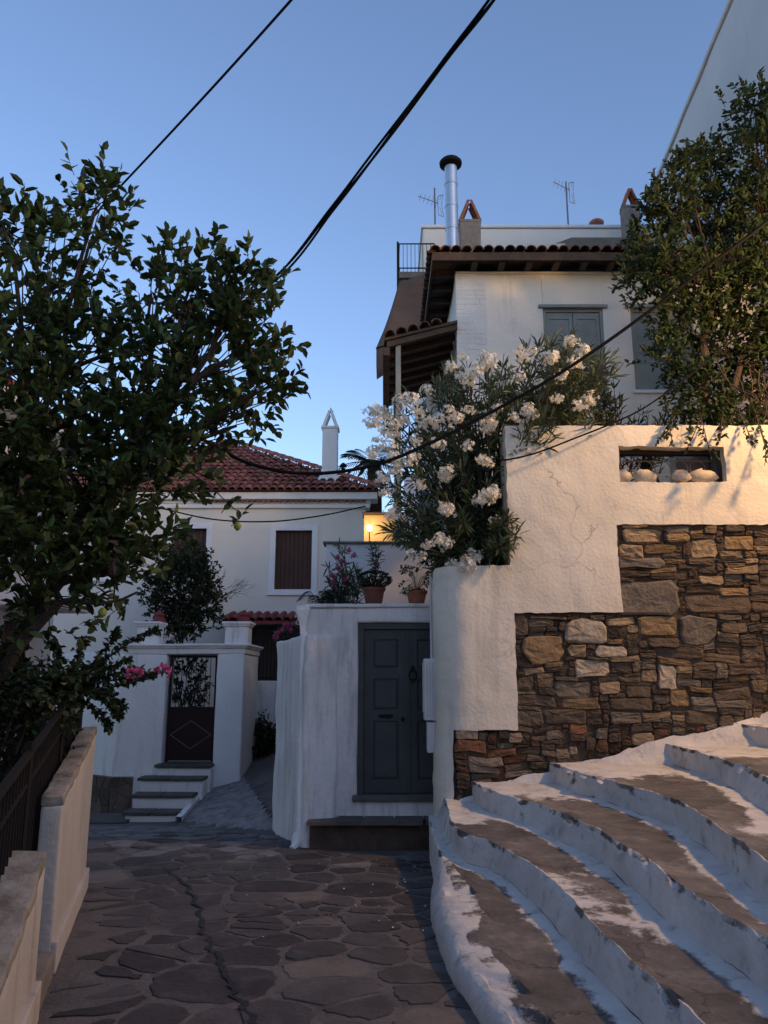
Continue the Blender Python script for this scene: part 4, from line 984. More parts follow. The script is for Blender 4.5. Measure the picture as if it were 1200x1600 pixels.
for (a, b, z0, z1) in W2:
    f = MB(); f.box(a, a+.05, BY+.03, BY+.12, z0, z1); f.box(b-.05, b, BY+.03, BY+.12, z0, z1); f.box(a+.05, b-.05, BY+.032, BY+.12, z1-.05, z1)
    w_ = f.build('window_frame', SHUT, sh)
    mid = (a+b)/2
    for x0, x1 in ((a+.053, mid-.004), (mid+.004, b-.053)):
        m = MB(); m.box(x0, x1, BY+.06, BY+.09, z0+.01, z1-.053); s_ = m.build('shutter', SHUT, w_)
        for zz in (z0+.02, (z0+z1)/2-.05, z1-.18):
            q = MB(); q.box(x0+.01, x1-.01, BY+.045, BY+.06, zz, zz+.09); q.build('batten', SHUT, s_)
        for xx in (x0, x1-.07):
            q = MB(); q.box(xx+.004, xx+.066, BY+.047, BY+.06, z0+.02, z1-.07); q.build('stile', SHUT, s_)
    m = MB(); m.rbox(a-.08, b+.08, BY-.05, BY+.1, z1, z1+.06, .01, .3, .004); m.build('lintel_board', SHUT, w_)
    m = MB(); m.rbox(a-.05, b+.05, BY-.05, BY+.12, z0-.06, z0, .01, .3, .004); m.build('sill', TRIM, w_)
# timber eave and tiles (hip roof rising from the front and left eaves)
EO = .42; ez = BZT+.10
er = MB(); e0 = (BX0-EO, BY-EO); dd = 2.6; pt = .32
er.add([(e0[0], e0[1], ez), (BX1+.3, e0[1], ez), (BX1+.3, e0[1]+dd, ez+dd*pt), (e0[0]+dd, e0[1]+dd, ez+dd*pt), (e0[0], BY+6, ez), (e0[0]+dd, BY+6, ez+dd*pt)]
       + [(e0[0], e0[1], ez-.04), (BX1+.3, e0[1], ez-.04), (BX1+.3, BY+.1, ez+.02), (BX0+.1, BY+.1, ez+.02), (e0[0], BY+6, ez-.04), (BX0+.1, BY+6, ez+.02)],
       [(0, 1, 2, 3), (0, 3, 5, 4), (6, 9, 8, 7), (6, 10, 11, 9), (0, 6, 7, 1), (0, 4, 10, 6)])
ro2 = er.build('roof', DARKW, sh)
m = MB(); m.rbox(e0[0]-.01, BX1+.3, e0[1]-.03, e0[1], ez-.14, ez+.015, .006, .2, .006); m.build('fascia_board', DARKW, ro2)
m = MB(); m.rbox(e0[0]-.03, e0[0], e0[1]-.03, BY+6, ez-.14, ez+.015, .006, .2, .006); m.build('fascia_board', DARKW, ro2)
x = BX0+.30
while x < BX1:
    m = MB(); m.rbox(x-.055, x+.055, e0[1]+.05, BY, BZT-.035, BZT+.062, .008, .2, .005); m.build('rafter_end', DARKW, ro2); x += .48
y = BY+.1
while y < BY+5:
    m = MB(); m.rbox(e0[0]+.05, BX0, y, y+.1, BZT-.035, BZT+.062, .008, .2, .005); m.build('rafter_end', DARKW, ro2); y += .5
m = MB(); m.rbox(BX0-.0, BX1, BY-.06, BY-.0, BZT-.07, BZT-.035, .006, .3, .004); m.build('wall_plate', HOUSEW, ro2)
x = e0[0]+.02; rt2 = Matrix.Rotation(math.atan(pt), 4, 'X')
while x < BX1+.2:
    for s_ in range(4):
        if x > e0[0]+s_*.34-.02: link('eave_tile', TILED, ro2, mw=Matrix.Translation((x+U(-.01, .01), e0[1]-.09+s_*.34, ez+.02+s_*.34*pt+U(0, .008))) @ rt2 @ Matrix.Rotation(R(U(-3, 3)), 4, 'Z'))
    x += .185
y = e0[1]+.1
while y < BY+4.5:
    link('eave_tile', TILED, ro2, mw=Matrix.Translation((e0[0]-.09, y+U(-.01, .01), ez+.02)) @ Matrix.Rotation(R(-90), 4, 'Z') @ rt2); y += .185
# lean-to roof over the side terrace
lt = thing('lean_to_roof', 'dark timber lean-to roof on a post left of the shuttered house', 'roof', (.4, 13, 2.3))
A0, A1 = at(600, 528, 12.3), at(692, 500, 12.3); zl, zr = A0.z, A1.z; xl, xr = A0.x, BX0-.01
m = MB()
m.add([(xl, 12.3, zl), (xr, 12.3, zr), (xr, 15.5, zr), (xl, 15.5, zl), (xl, 12.3, zl-.05), (xr, 12.3, zr-.05), (xr, 15.5, zr-.05), (xl, 15.5, zl-.05)], [(0, 1, 2, 3), (4, 7, 6, 5), (0, 4, 5, 1), (0, 3, 7, 4), (3, 2, 6, 7), (1, 5, 6, 2)])
lo_ = m.build('roof_deck', DARKW, lt)
for i in range(8):
    y = 12.34+i*.42; m = MB(); m.add([(xl+.05, y, zl-.05), (xr, y, zr-.05), (xr, y+.08, zr-.05), (xl+.05, y+.08, zl-.05), (xl+.05, y, zl-.15), (xr, y, zr-.15), (xr, y+.08, zr-.15), (xl+.05, y+.08, zl-.15)], [(4, 7, 6, 5), (0, 4, 5, 1), (0, 3, 7, 4), (3, 2, 6, 7), (1, 5, 6, 2)]); m.build('rafter', DARKW, lo_)
for i in range(5):
    x = xl+.1+i*.2; z = zl+(zr-zl)*(x-xl)/(xr-xl); link('eave_tile', TILED, lo_, mw=Matrix.Translation((x, 12.22, z+.01)) @ Matrix.Rotation(R(4), 4, 'X'))
m = MB(); m.rbox(xl-.02, xl+.1, 12.34, 15.5, zl-.30, zl-.15, .008, .4, .003); m.build('edge_beam', DARKW, lt)
for y in (12.4, 14.6):
    m = MB(); m.rbox(xl+.2, xl+.29, y, y+.09, 2.3, zl-.06, .008, .4, .003); m.build('post', SHUT, lt)
# white lower storey with blue window behind the oleander
bl = thing('blue_window_house', 'white wall with blue-framed window glimpsed behind the oleander', 'house', (1, 13.2, 2.4))
m = MB(); m.rbox(.35, BX0, 12.9, 13.1, 2.3, 5.0, .01, .4, .005); m.build('wall', TRIM, bl)
wa, wb, z0, z1 = at(655, 800, 12.9).x, at(690, 800, 12.9).x, at(660, 850, 12.9).z, at(660, 770, 12.9).z
f = MB(); f.box(wa, wa+.06, 12.86, 12.9, z0, z1); f.box(wb-.06, wb, 12.86, 12.9, z0, z1); f.box(wa+.06, wb-.06, 12.862, 12.9, z1-.06, z1); f.box(wa+.06, wb-.06, 12.862, 12.9, z0, z0+.06); w_ = f.build('window_frame', BLUEP, bl)
m = MB(); m.box(wa+.06, wb-.06, 12.875, 12.898, z0+.06, z1-.06); m.build('pane', GLASS, w_)
# garden door seen through the wall slot
gd = thing('garden_door', 'glazed door of the shuttered house seen through the wall slot', 'door', (3.6, 12.4, 2.55))
f = MB(); xa = at(1050, 720, 12.4).x
for a, b, c, d in ((0, .08, 2.55, 5.3), (.9, .98, 2.55, 5.3), (.08, .9, 5.22, 5.3), (.08, .9, 3.6, 3.7)): f.box(xa+a, xa+b, BY-.06, BY-.01, c, d)
f.build('door_frame', SHUT, gd); m = MB(); m.box(xa+.08, xa+.9, BY-.035, BY-.012, 2.56, 5.22); m.build('pane', GLASS, gd)

# ================================================================== BACK BUILDING, ROOF THINGS
KY = 18.0
kb = thing('flat_roof_house', 'pale flat-roofed house behind the timber eave with roof terrace', 'house', (4, KY, 2.4))
kz = at(800, 357, KY).z; kx = at(661, 400, KY).x
m = MB(); m.rbox(kx, 9.5, KY, KY+6, 2.3, kz, .03, .4, .008); m.build('wall', HOUSEW, kb, smooth=True)
m = MB(); m.rbox(kx-.04, 9.54, KY-.05, KY+6.05, kz, kz+.09, .02, .5, .005); m.build('parapet_cap', TRIM, kb)
gp = thing('grey_parapet', 'grey cement parapet with slanting left end above the tiled eave', 'parapet', (4.5, 15.5, 8))
q = [at(px, py, 15.5) for px, py in ((800, 400), (820, 384), (905, 369), (1000, 369), (1000, 420), (800, 420))]
m = MB(); m.prism([(p.x, p.z) for p in [at(790, 410, 15.5), at(893, 371, 15.5), at(1005, 371, 15.5), at(1005, 440, 15.5), at(790, 440, 15.5)]], -15.9, -15.5, Matrix.Rotation(R(90), 4, 'X')); m.build('wall', CONC, gp)
m = MB(); p0, p1 = at(820, 384, 15.4), at(885, 440, 15.4); m.rbox(p0.x, p1.x, 15.3, 15.45, p1.z, p0.z, .02, .3, .01); m.build('low_wall', WALLP, gp)
rb = MB()
# balcony with railing and awning
bal = thing('balcony', 'balcony with dark iron railing on the left of the flat-roofed house', 'balcony', (.6, 17, 9))
y0 = 16.6; s0, s1 = at(622, 424, y0), at(661, 424, y0); zt = at(640, 380, y0).z
m = MB(); m.rbox(s0.x, kx+.3, y0, KY+2, s0.z-.16, s0.z, .01, .3, .004); m.build('slab', CONC, bal)
for z in (zt, s0.z+.1):
    m = MB(); m.tube([(s0.x+.03, KY+2, z), (s0.x+.03, y0+.03, z), (kx+.2, y0+.03, z)], .018, 5); m.build('rail', IRON, bal)
for i in range(10):
    m = MB(); x = s0.x+.03+(kx+.17-s0.x)*i/9; m.tube([(x, y0+.03, s0.z), (x, y0+.03, zt)], .009, 4); m.build('baluster', IRON, bal)
for i in range(1, 16):
    m = MB(); y = y0+.03+i*.2; m.tube([(s0.x+.03, y, s0.z), (s0.x+.03, y, zt)], .009, 4); m.build('baluster', IRON, bal)
m = MB(); m.box(s0.x-.03, s0.x+.02, y0-.02, y0+.04, s0.z-.9, zt+.03); m.build('corner_post', IRON, bal)
aw_ = thing('awning', 'brown cloth awning hanging below the iron balcony', 'awning', (.3, 16.3, 6))
top0, top1 = at(624, 440, 16.4), at(662, 430, 16.4); b0, b1 = at(588, 545, 15.6), at(664, 520, 15.6); P = []
for i in range(9):
    t = i/8; P.append([top0.lerp(b0, t).lerp(top1.lerp(b1, t), j/6)+V((0, 0, -.10*math.sin(t*math.pi)+.02*math.sin(j*2.3))) for j in range(7)])
P.append([p+V((.0, -.02, -.42)) for p in P[-1]]); P.append([p+V((.01, 0, -.30+.05*math.sin(j*2))) for j, p in enumerate(P[-1])])
m = MB().grid(P); o = m.build('cloth', TARP, aw_, smooth=True)
md = o.modifiers.new('thick', 'SOLIDIFY'); md.thickness = .01
m = MB(); m.tube([P[8][0], P[8][-1]], .025, 6); m.build('front_bar', IRON, aw_)
m = MB(); m.tube([top0+V((0, .1, -.3)), P[8][0]], .015, 5); m.build('arm', IRON, aw_)
# steel flue
fy = 15.0; f0, f1 = at(707, 402, fy), at(705, 262, fy); r_ = at(718, 330, fy).x-at(708, 330, fy).x
fl = thing('steel_flue', 'tall shiny steel flue pipe with dark round cap', 'flue', (f0.x, fy, f0.z-.6))
m = MB(); m.tube([(f0.x, fy, f0.z-1.0), (f0.x, fy, f1.z)], r_, 18); m.build('pipe', STEEL, fl, smooth=True)
for i in range(4):
    z = f0.z+.1+(f1.z-f0.z)*i/4; m = MB(); m.tube([(f0.x, fy, z), (f0.x, fy, z+.03)], r_*1.06, 18); m.build('joint_band', STEEL, fl)
m = MB(); m.lathe([(r_*.8, f1.z), (r_*.85, f1.z+.02), (r_*1.75, f1.z+.06), (r_*1.8, f1.z+.12), (r_*1.5, f1.z+.17), (r_*.3, f1.z+.21)], 20, c=(f0.x, fy, 0)); m.build('cap', IRON, fl, smooth=True)
def tent_chimney(px, py_base, py_top, py_tip, Y, half, label):
    b = at(px, py_base, Y); zt = at(px, py_top, Y).z; tip = at(px, py_tip, Y).z; t = thing('tile_capped_chimney', label, 'chimney', (b.x, Y, b.z), 'chimneys with leaning clay tile caps')
    m = MB(); m.rbox(b.x-half, b.x+half, Y-half*.7, Y+half*.9, b.z-.8, zt, .02, .15, .012); m.rbox(b.x-half*1.06, b.x+half*1.06, Y-half*.75, Y+half*.95, zt-.05, zt+.02, .01, .15, .004); m.build('shaft', CONCP, t, smooth=True)
    for s_ in (-1, 1):
        for yy in (-half*.35, half*.45):
            a = V((b.x+s_*half*.95, Y+yy, zt+.02)); e = V((b.x+s_*half*.12, Y+yy, tip)); d = e-a
            m = MB(); n = 6; w_ = half*.36
            sdv = V((0, 1, 0)); nv = d.normalized().cross(sdv)*s_
            rows = []
            for (p, ww) in ((a, w_), (e, w_*.9)): rows.append([p+sdv*ww*math.cos(math.pi*k/n)-nv*ww*.55*math.sin(math.pi*k/n) for k in range(n+1)])
            m.grid(rows); m.grid([[p+nv*.035 for p in rows[1]], [p+nv*.035 for p in rows[0]]])
            m.add([rows[0][0], rows[1][0], rows[1][0]+nv*.035, rows[0][0]+nv*.035, rows[0][-1], rows[1][-1], rows[1][-1]+nv*.035, rows[0][-1]+nv*.035], [(0, 1, 2, 3), (4, 7, 6, 5)])
            m.build('cap_tile', CLAY, t)
CONCP = mat('rough_chimney_render', (.34, .29, .24), (.22, .19, .16), 6, .92, .5, 25)
tent_chimney(735, 402, 350, 318, 15.6, .23, 'rendered chimney with leaning clay tiles beside the steel flue')
tent_chimney(988, 372, 326, 299, 17.0, .20, 'clay-tile-capped chimney at the right end of the flat roof')
p = at(932, 352, 18.4); m = MB(); m.lathe([(.16, 0), (.19, .02), (.2, .07), (.15, .12), (.05, .14)], 14, c=p); tag(m.build('clay_pot', CLAY, smooth=True), 'small upturned clay pot on the flat roof parapet', 'pot')
def antenna(px, py0, py1, Y, tilt, label, boom, els, side):
    b = at(px, py0, Y); t = thing('tv_antenna', label, 'antenna', b, 'roof aerials'); zt = at(px, py1, Y).z
    m = MB(); m.tube([(b.x, Y, b.z-.3), (b.x, Y, zt)], .022, 6); m.build('mast', ALU, t)
    zc = zt-.25 if side else zt-.45; a = V((b.x+.1, Y, zc)); e = a+V((-boom, -.25, .12*tilt)); m = MB(); m.tube([a, e], .012, 5); m.build('boom', ALU, t)
    for i in range(els):
        c = a.lerp(e, (i+.5)/els); L = .10+.05*(els-i)/els; m = MB(); m.tube([c-V((.03, 0, L)), c+V((.03, 0, L))], .007, 4); m.build('element', ALU, t)
    for s_ in (-1, 1):
        m = MB(); q = a+V((-.02, 0, 0)); pts = [q, q+V((.02, .1, s_*.28)), q+V((.16, .12, s_*.33))]; m.tube(pts, .01, 4); m.tube([q+V((.1, 0, 0)), q+V((.16, .12, s_*.33))], .008, 4); m.tube([q+V((.05, 0, s_*.1)), q+V((.12, .1, s_*.30))], .006, 4); m.build('reflector', ALU, t)
antenna(680, 362, 294, 18.3, .3, 'television aerial on a thin mast left of the steel flue', .55, 5, 0)
antenna(888, 354, 284, 18.3, .6, 'television aerial above the middle of the flat roof', .5, 5, 1)

# ================================================================== TALL HOUSE ON THE RIGHT
th = thing('tall_house', 'tall plain grey-white house wall rising behind the right-hand tree', 'house', (8, 12, 2.5))
e1, e2 = at(1145, 0, 12.0), at(1045, 240, 16.3); zt = 13.9; d = (e2-e1); d.z = 0; d.normalize(); n_ = V((d.y, -d.x, 0))
a = e1-d*2.2; b = e2+d*1.5; Lw = (b-a).length; mt = Matrix.Translation((a.x, a.y, 0)) @ Matrix.Rotation(math.atan2(d.y, d.x), 4, 'Z')
m = MB(); m.rbox(0, Lw, -6, 0, 2.3, zt, .04, .4, .02, .8, mt); m.build('wall', TALLW, th, smooth=True)
m = MB(); m.rbox(-.05, Lw+.05, -6.05, .05, zt, zt+.12, .03, .5, .01, .8, mt); m.build('parapet_cap', TALLW, th, smooth=True)

# ================================================================== HOUSE AT THE LEFT BEHIND THE LEMON TREE
lh = thing('left_house', 'cream house wall at the left edge behind the lemon tree', 'house', (-6, 10, -.5))
m = MB(); m.rbox(-9.5, -4.95, 8.3, 11.6, -1.2, 4.9, .02, .4, .006); m.build('wall', CREAM, lh, smooth=True)
m = MB(); m.rbox(-9.9, -4.55, 7.9, 12.0, 4.9, 5.02, .02, .4, .004); ev = m.build('eave', TRIM, lh)
for i in range(21): link('eave_tile', TILE, ev, mw=Matrix.Translation((-4.5, 7.95+i*.185, 5.04)) @ Matrix.Rotation(R(90), 4, 'Z') @ Matrix.Rotation(R(14), 4, 'X'))
for y0, y1, z0, z1 in ((8.7, 9.4, .2, 2.3), (10.0, 10.7, 1.0, 2.3), (8.7, 9.4, 3.1, 4.5), (10.0, 10.7, 3.1, 4.5)):
    f = MB(); f.box(-4.95, -4.91, y0-.1, y0, z0, z1); f.box(-4.95, -4.91, y1, y1+.1, z0, z1); f.box(-4.95, -4.908, y0-.1, y1+.1, z1, z1+.1); f.box(-4.95, -4.88, y0-.12, y1+.12, z0-.06, z0); w_ = f.build('window', TRIM, lh)
    for k in range(6):
        m = MB(); m.box(-4.95, -4.925, y0+(y1-y0)*k/6+.006, y0+(y1-y0)*(k+1)/6-.006, z0, z1); m.build('shutter_board', BROWNW, w_)
m = MB(); m.rbox(-4.95, -4.15, 9.5, 10.9, 2.45, 2.58, .02, .2, .004); m.build('canopy', TRIM, lh)

# ================================================================== UNSEEN HOUSES ADDED BEHIND THE VIEWPOINT TO BLOCK SKY LIGHT
for x0, x1, y0, y1, z1, lb_ in ((-9, -2.9, -9, .8, 5.6, 'unseen cream house added left behind the viewpoint to block sky light'), (8.0, 13, -9, 2.0, 8.0, 'unseen cream house added behind the viewpoint above the stairs to block sky light'), (-2.9, 8.0, -14, -8.5, 4.6, 'unseen cream house added across the street behind the viewpoint to block sky light')):
    t = thing('sky_block_house', lb_, 'house', ((x0+x1)/2, (y0+y1)/2, 0)); m = MB(); m.rbox(x0, x1, y0, y1, -.6, z1, .03, .6, .01); m.build('wall', CREAM, t, smooth=True)
    m = MB(); m.rbox(x0-.3, x1+.3, y0-.3, y1+.3, z1, z1+.14, .03, .8, .005); m.build('roof', TERRAB, t)
    wl = [(x1-.02, x1+.03, y0+(y1-y0)*k, z) for k in (.3, .7) for z in (1.6, 4.6)] if x0 < -3 else ([(x0-.03, x0+.02, y0+(y1-y0)*k, z) for k in (.3, .7) for z in (2.4, 5.2)] if x0 > 0 else [])
    for a, b, yc, zc in wl:
        m = MB(); m.box(a, b, yc-.45, yc+.45, zc-.7, zc+.7); m.build('shutter', BROWNW, t)

# ================================================================== TREES AND PLANTS
def rdir(up=.0):
    while True:
        d = V((U(-1, 1), U(-1, 1), U(-1, 1)))
        if .05 < d.length < 1: d.normalize(); d.z += up; return d.normalized()
def twig(mw, ml, p, d, L, nleaf, lw, ll, rad=.004, spread=.9, droop=.15, whorl=0, curl=.15):
    q = p+d*L*.5+V((0, 0, U(-.02, .03))); e = p+d*L+V((0, 0, U(-.03, .05)))
    mw.tube([p, q, e], [rad, rad*.8, rad*.4], 3, False)
    for i in range(nleaf):
        t = .12+.88*(i+U(0, .6))/nleaf; b = p.lerp(q, t*2) if t < .5 else q.lerp(e, t*2-1)
        a = rdir(.25); s_ = (d*(.55+.5*t)+a*spread); s_.z -= droop*U(0, 1); s_.normalize()
        ml.leaf(b, s_, (V((0, 0, 1))+rdir()*.8).normalized(), ll*U(.65, 1.15), lw*U(.75, 1.15), U(.05, .3), U(0, curl))
def limb(mb, a, b, r0, r1, n=5, wobble=.12, sag=.0):
    pts = []
    for i in range(n+1):
        t = i/n; p = a.lerp(b, t)+noise.noise_vector(V((a.x*3+t*2.1, a.y*3, b.z*2)))*wobble*math.sin(math.pi*t); p.z -= sag*math.sin(math.pi*t)*.3; pts.append(p)
    mb.tube(pts, [r0+(r1-r0)*i/n for i in range(n+1)], 7, False); return pts

# ---- lemon tree
lt_ = thing('lemon_tree', 'dark leafy lemon tree with a few fruits leaning over the left wall', 'tree', (-3.3, 5.6, -.15))
tr, cw, lv = MB(), MB(), MB()
lobes = [(150, 325, 5.7, .25), (140, 380, 5.8, .26), (8, 360, 5.2, .22), (60, 420, 5.6, .42), (25, 520, 5.4, .48), (300, 440, 5.9, .34), (385, 455, 5.8, .25), (345, 480, 6.0, .36), (235, 470, 6.2, .32), (405, 530, 5.8, .26),
         (330, 570, 5.9, .46), (230, 580, 6.1, .42), (428, 600, 5.7, .14), (395, 620, 5.8, .24), (130, 560, 5.8, .48), (50, 650, 5.4, .52), (285, 655, 5.9, .34), (370, 665, 5.9, .20), (200, 690, 5.8, .46), (110, 740, 5.6, .50), (20, 790, 5.3, .50),
         (270, 730, 5.8, .28), (215, 790, 5.7, .36), (150, 840, 5.6, .42), (60, 890, 5.4, .40), (240, 860, 5.7, .20), (-80, 520, 5.2, .55), (-90, 650, 5.0, .7), (-80, 820, 5.0, .6), (180, 905, 5.6, .26), (100, 940, 5.5, .28)]
hubs = [V((-3.0, 5.6, 1.3)), V((-2.6, 5.7, 2.0)), V((-2.9, 5.6, 2.6)), V((-2.3, 5.8, 2.7)), V((-2.7, 5.7, 3.4)), V((-2.0, 5.85, 3.3))]
limb(tr, V((-3.3, 5.6, -.25)), V((-3.05, 5.6, 1.3)), .14, .11, 5, .08)
for a, b, r_ in ((0, 1, .075), (0, 2, .08), (1, 3, .055), (2, 4, .055), (3, 5, .045)): limb(tr, hubs[a], hubs[b], r_, r_*.75, 4, .08)
limb(tr, hubs[0], at(95, 940, 5.5), .05, .03, 5, .1); limb(tr, at(95, 940, 5.5), at(215, 925, 5.6), .022, .008, 5, .1)
NL = 0
for (px, py, Y, r_) in lobes:
    c = at(px, py, Y); hb = min(hubs, key=lambda h: (h-c).length); pp = limb(tr, hb, c, .028, .012, 5, .14)
    nt2 = int(52*(r_/.4)**2)+5
    for i in range(nt2):
        d = rdir(.15); rr = r_*(U(.1, 1)**.45)*U(.8, 1.12); p = c+V((d.x*rr, d.y*rr*1.15, d.z*rr*.95))
        if i % 4 == 0: limb(cw, pp[random.randint(2, 5)], p, .007, .004, 3, .05)
        td = (d+V((0, 0, .55))+rdir()*.5).normalized(); twig(cw, lv, p, td, U(.10, .22), random.randint(5, 9), .058, .108, .0035)
for px, py, L in ((205, 305, .16), (190, 345, .2), (453, 430, .15), (465, 605, .12), (375, 810, .15), (360, 790, .15), (345, 770, .12)):
    p = at(px-14, py+12, 5.8); twig(cw, lv, p, (at(px, py, 5.8)-p).normalized()+V((0, 0, .2)), L, 5, .05, .09)
limb(cw, at(300, 740, 5.8), at(372, 800, 5.8), .006, .004, 4, .05)
tr.build('trunk', BARK, lt_, smooth=True); cr_ = lv.build('crown', LEMONL, lt_); cw.build('twigs', BARK, cr_)
for px, py, Y, r_ in ((371, 822, 5.75, .030), (126, 292, 5.65, .034), (370, 612, 5.55, .035), (160, 957, 5.45, .032)):
    m = MB(); m.lathe([(.002, -1.25*r_), (.35*r_, -1.1*r_), (.8*r_, -.6*r_), (r_, 0), (.8*r_, .6*r_), (.35*r_, 1.05*r_), (.002, 1.15*r_)], 10, c=at(px, py, Y)); m.build('lemon', LEMON, cr_, smooth=True)

# ---- oleander
FL = []
def flower_cluster(seed, mat_=PETW, R_=.11, n=26, fs=.028):
    rr = random.Random(seed); m = MB()
    for i in range(n):
        d = V((rr.gauss(0, 1), rr.gauss(0, 1), rr.gauss(.35, 1))).normalized(); c = d*R_*rr.uniform(.45, 1.0); c.z *= .75
        f = (d+V((rr.uniform(-.4, .4), rr.uniform(-.6, .2), rr.uniform(-.2, .5)))).normalized(); u = f.orthogonal().normalized(); v = f.cross(u); s_ = fs*rr.uniform(.75, 1.2); a0 = rr.uniform(0, 6)
        for k in range(5):
            a = a0+k*1.2566; e = u*math.cos(a)+v*math.sin(a); g = u*math.cos(a+.5)+v*math.sin(a+.5); h = u*math.cos(a-.5)+v*math.sin(a-.5)
            m.tube([V((0, 0, -R_*.6)), c*.5, c], .0025, 3, False) if k == 0 else None
            m.add([c, c+h*s_*.7+f*s_*.25, c+e*s_*1.1+f*s_*.35, c+g*s_*.7+f*s_*.25], [(0, 1, 2, 3)])
    me = m.mesh('flower_cluster'); me.materials.append(mat_); return me
CW = [flower_cluster(i) for i in range(5)]; CP = [flower_cluster(20+i, PETP, .05, 12, .022) for i in range(3)]
def stem_shrub(t, base, tips, lm, ll, lw, nleaf, dens, reach=.55, r0=.018, leafname='foliage', droop=.2):
    st_, lv = MB(), MB()
    for (p, k) in tips:
        b = base+V((U(-.15, .15), U(-.12, .12), 0)); mid = b.lerp(p, .5)+V((0, 0, .12*(p-b).length))+V((U(-.08, .08), U(-.08, .08), 0))
        pts = spline([b, mid, p], 6); n = len(pts); st_.tube(pts, [r0*(1-.75*i/n) for i in range(n)], 5, False)
        L = (p-b).length; tot = max(4, int(nleaf*k))
        for i in range(tot):
            tpos = 1-reach*(U(0, 1)**1.3); q = pts[min(n-1, int(tpos*(n-1)))]; d = (pts[min(n-1, int(tpos*(n-1))+1)]-pts[max(0, int(tpos*(n-1))-1)]).normalized()
            a = rdir(); s_ = (d*.75+a*.9); s_.z -= droop*U(0, 1); s_.normalize(); lv.leaf(q+a*U(0, dens), s_, (V((0, 0, 1))+rdir()*.6).normalized(), ll*U(.7, 1.2), lw*U(.8, 1.15), .12, U(0, .25))
    f = lv.build(leafname, lm, t); st_.build('stems', BARK, t, smooth=True); return f
ol = thing('oleander', 'large white-flowering oleander spilling over the notch of the garden wall', 'shrub', (1.15, 9.1, 2.5))
olb = V((1.15, 9.1, 2.5)); tips = []
def cloud(poly_pts, n, Y0, Y1, k=1.0):
    out = []
    while len(out) < n:
        px, py, r_ = random.choice(poly_pts); a = U(0, 6.28); q = r_*math.sqrt(U(0, 1)); out.append((at(px+q*math.cos(a), py+q*math.sin(a), U(Y0, Y1)), k))
    return out
OLR = [(620, 640, 42), (650, 700, 60), (620, 750, 45), (690, 640, 60), (700, 580, 30), (720, 720, 60), (680, 800, 60), (740, 800, 55), (770, 650, 60), (640, 820, 45), (720, 860, 35), (775, 830, 35), (790, 580, 35), (850, 570, 50), (900, 530, 35), (900, 600, 45), (840, 630, 50), (690, 870, 30), (955, 560, 25), (910, 640, 35), (740, 590, 40)]
tips = cloud(OLR, 300, 8.2, 9.7, 1)+cloud([(800, 815, 14), (806, 828, 12), (790, 840, 14), (850, 655, 25), (815, 650, 20)], 16, 7.98, 8.2)
stem_shrub(ol, olb, tips, OLEL, .165, .027, 28, .05, .45, .013)
tipsB = cloud([(980, 650, 40), (1020, 660, 30), (930, 620, 25)], 24, 8.9, 9.6)
CLS = [(610, 660), (580, 715), (600, 770), (645, 690), (665, 660), (680, 690), (715, 655), (735, 640), (770, 560), (700, 575), (810, 590), (845, 600), (880, 585), (780, 640), (750, 720), (670, 850), (700, 850), (745, 870), (640, 715), (612, 720), (586, 660), (725, 560), (640, 625), (650, 640), (628, 655), (590, 690), (598, 672), (604, 700), (745, 578), (760, 572), (720, 590), (735, 600), (690, 650), (700, 735), (695, 748), (690, 790), (700, 800), (765, 660), (760, 668), (830, 648), (820, 660), (825, 640), (910, 632), (920, 625), (760, 770), (750, 778), (770, 765), (775, 812), (735, 878), (722, 885), (710, 875), (660, 870), (640, 862), (730, 700), (668, 612), (598, 745), (625, 730), (862, 560), (830, 545), (905, 545), (870, 620), (800, 655), (615, 800), (590, 640), (655, 760), (790, 600)]
CLS += [(px+U(-22, 22), py+U(-18, 18)) for px, py in CLS if (px < 780 or py < 620) and U(0, 1) < .4]
for i, (px, py) in enumerate(CLS):
    p = at(px+U(-4, 4), py+U(-4, 4), U(8.05, 8.45)); s_ = U(.6, 1.15)
    link('flower_cluster', CW[i % 5], ol, mw=Matrix.Translation(p) @ Matrix.Rotation(U(0, 6), 4, 'Z') @ Matrix.Rotation(U(-.5, .5), 4, 'X') @ Matrix.Scale(s_, 4))
sb = thing('dark_oleander', 'dark green shrub without flowers behind the wall top below the shutters', 'shrub', (3.0, 9.6, 2.5))
stem_shrub(sb, V((3.0, 9.6, 2.5)), cloud([(940, 610, 30), (960, 635, 35), (1010, 650, 25), (1040, 655, 20), (880, 650, 20)], 60, 9.2, 10), BUSHL, .13, .026, 24, .05, .45, .012)

# ---- small-leaved tree on the right
pt_ = thing('garden_tree', 'dense small-leaved tree hanging over the right end of the garden wall', 'tree', (4.3, 9.6, 2.5))
tr, cw, lv = MB(), MB(), MB()
trunk_b = V((4.35, 9.7, 2.45)); ph = [V((4.3, 9.6, 4.0)), V((4.2, 9.5, 5.2)), V((4.7, 9.5, 5.6)), V((4.4, 9.4, 6.6)), V((5.2, 9.5, 6.5))]
limb(tr, trunk_b, ph[0], .11, .08, 5, .1)
for a, b in ((0, 1), (0, 2), (1, 3), (2, 4)): limb(tr, ph[a], ph[b], .06, .04, 4, .1)
lob = [(1180, 175, .34), (1195, 240, .4), (1110, 260, .32), (1075, 255, .2), (1055, 320, .35), (1120, 340, .48), (1190, 340, .5), (1020, 350, .25), (1040, 410, .36), (1110, 440, .5), (1190, 460, .5), (1010, 440, .28), (1060, 500, .38), (1130, 540, .48), (1195, 580, .45), (1040, 560, .22), (1085, 610, .32), (1150, 650, .32), (1100, 670, .18), (1260, 300, .6), (1260, 480, .6), (1260, 620, .5), (1180, 690, .25), (1250, 190, .4), (1000, 390, .12)]
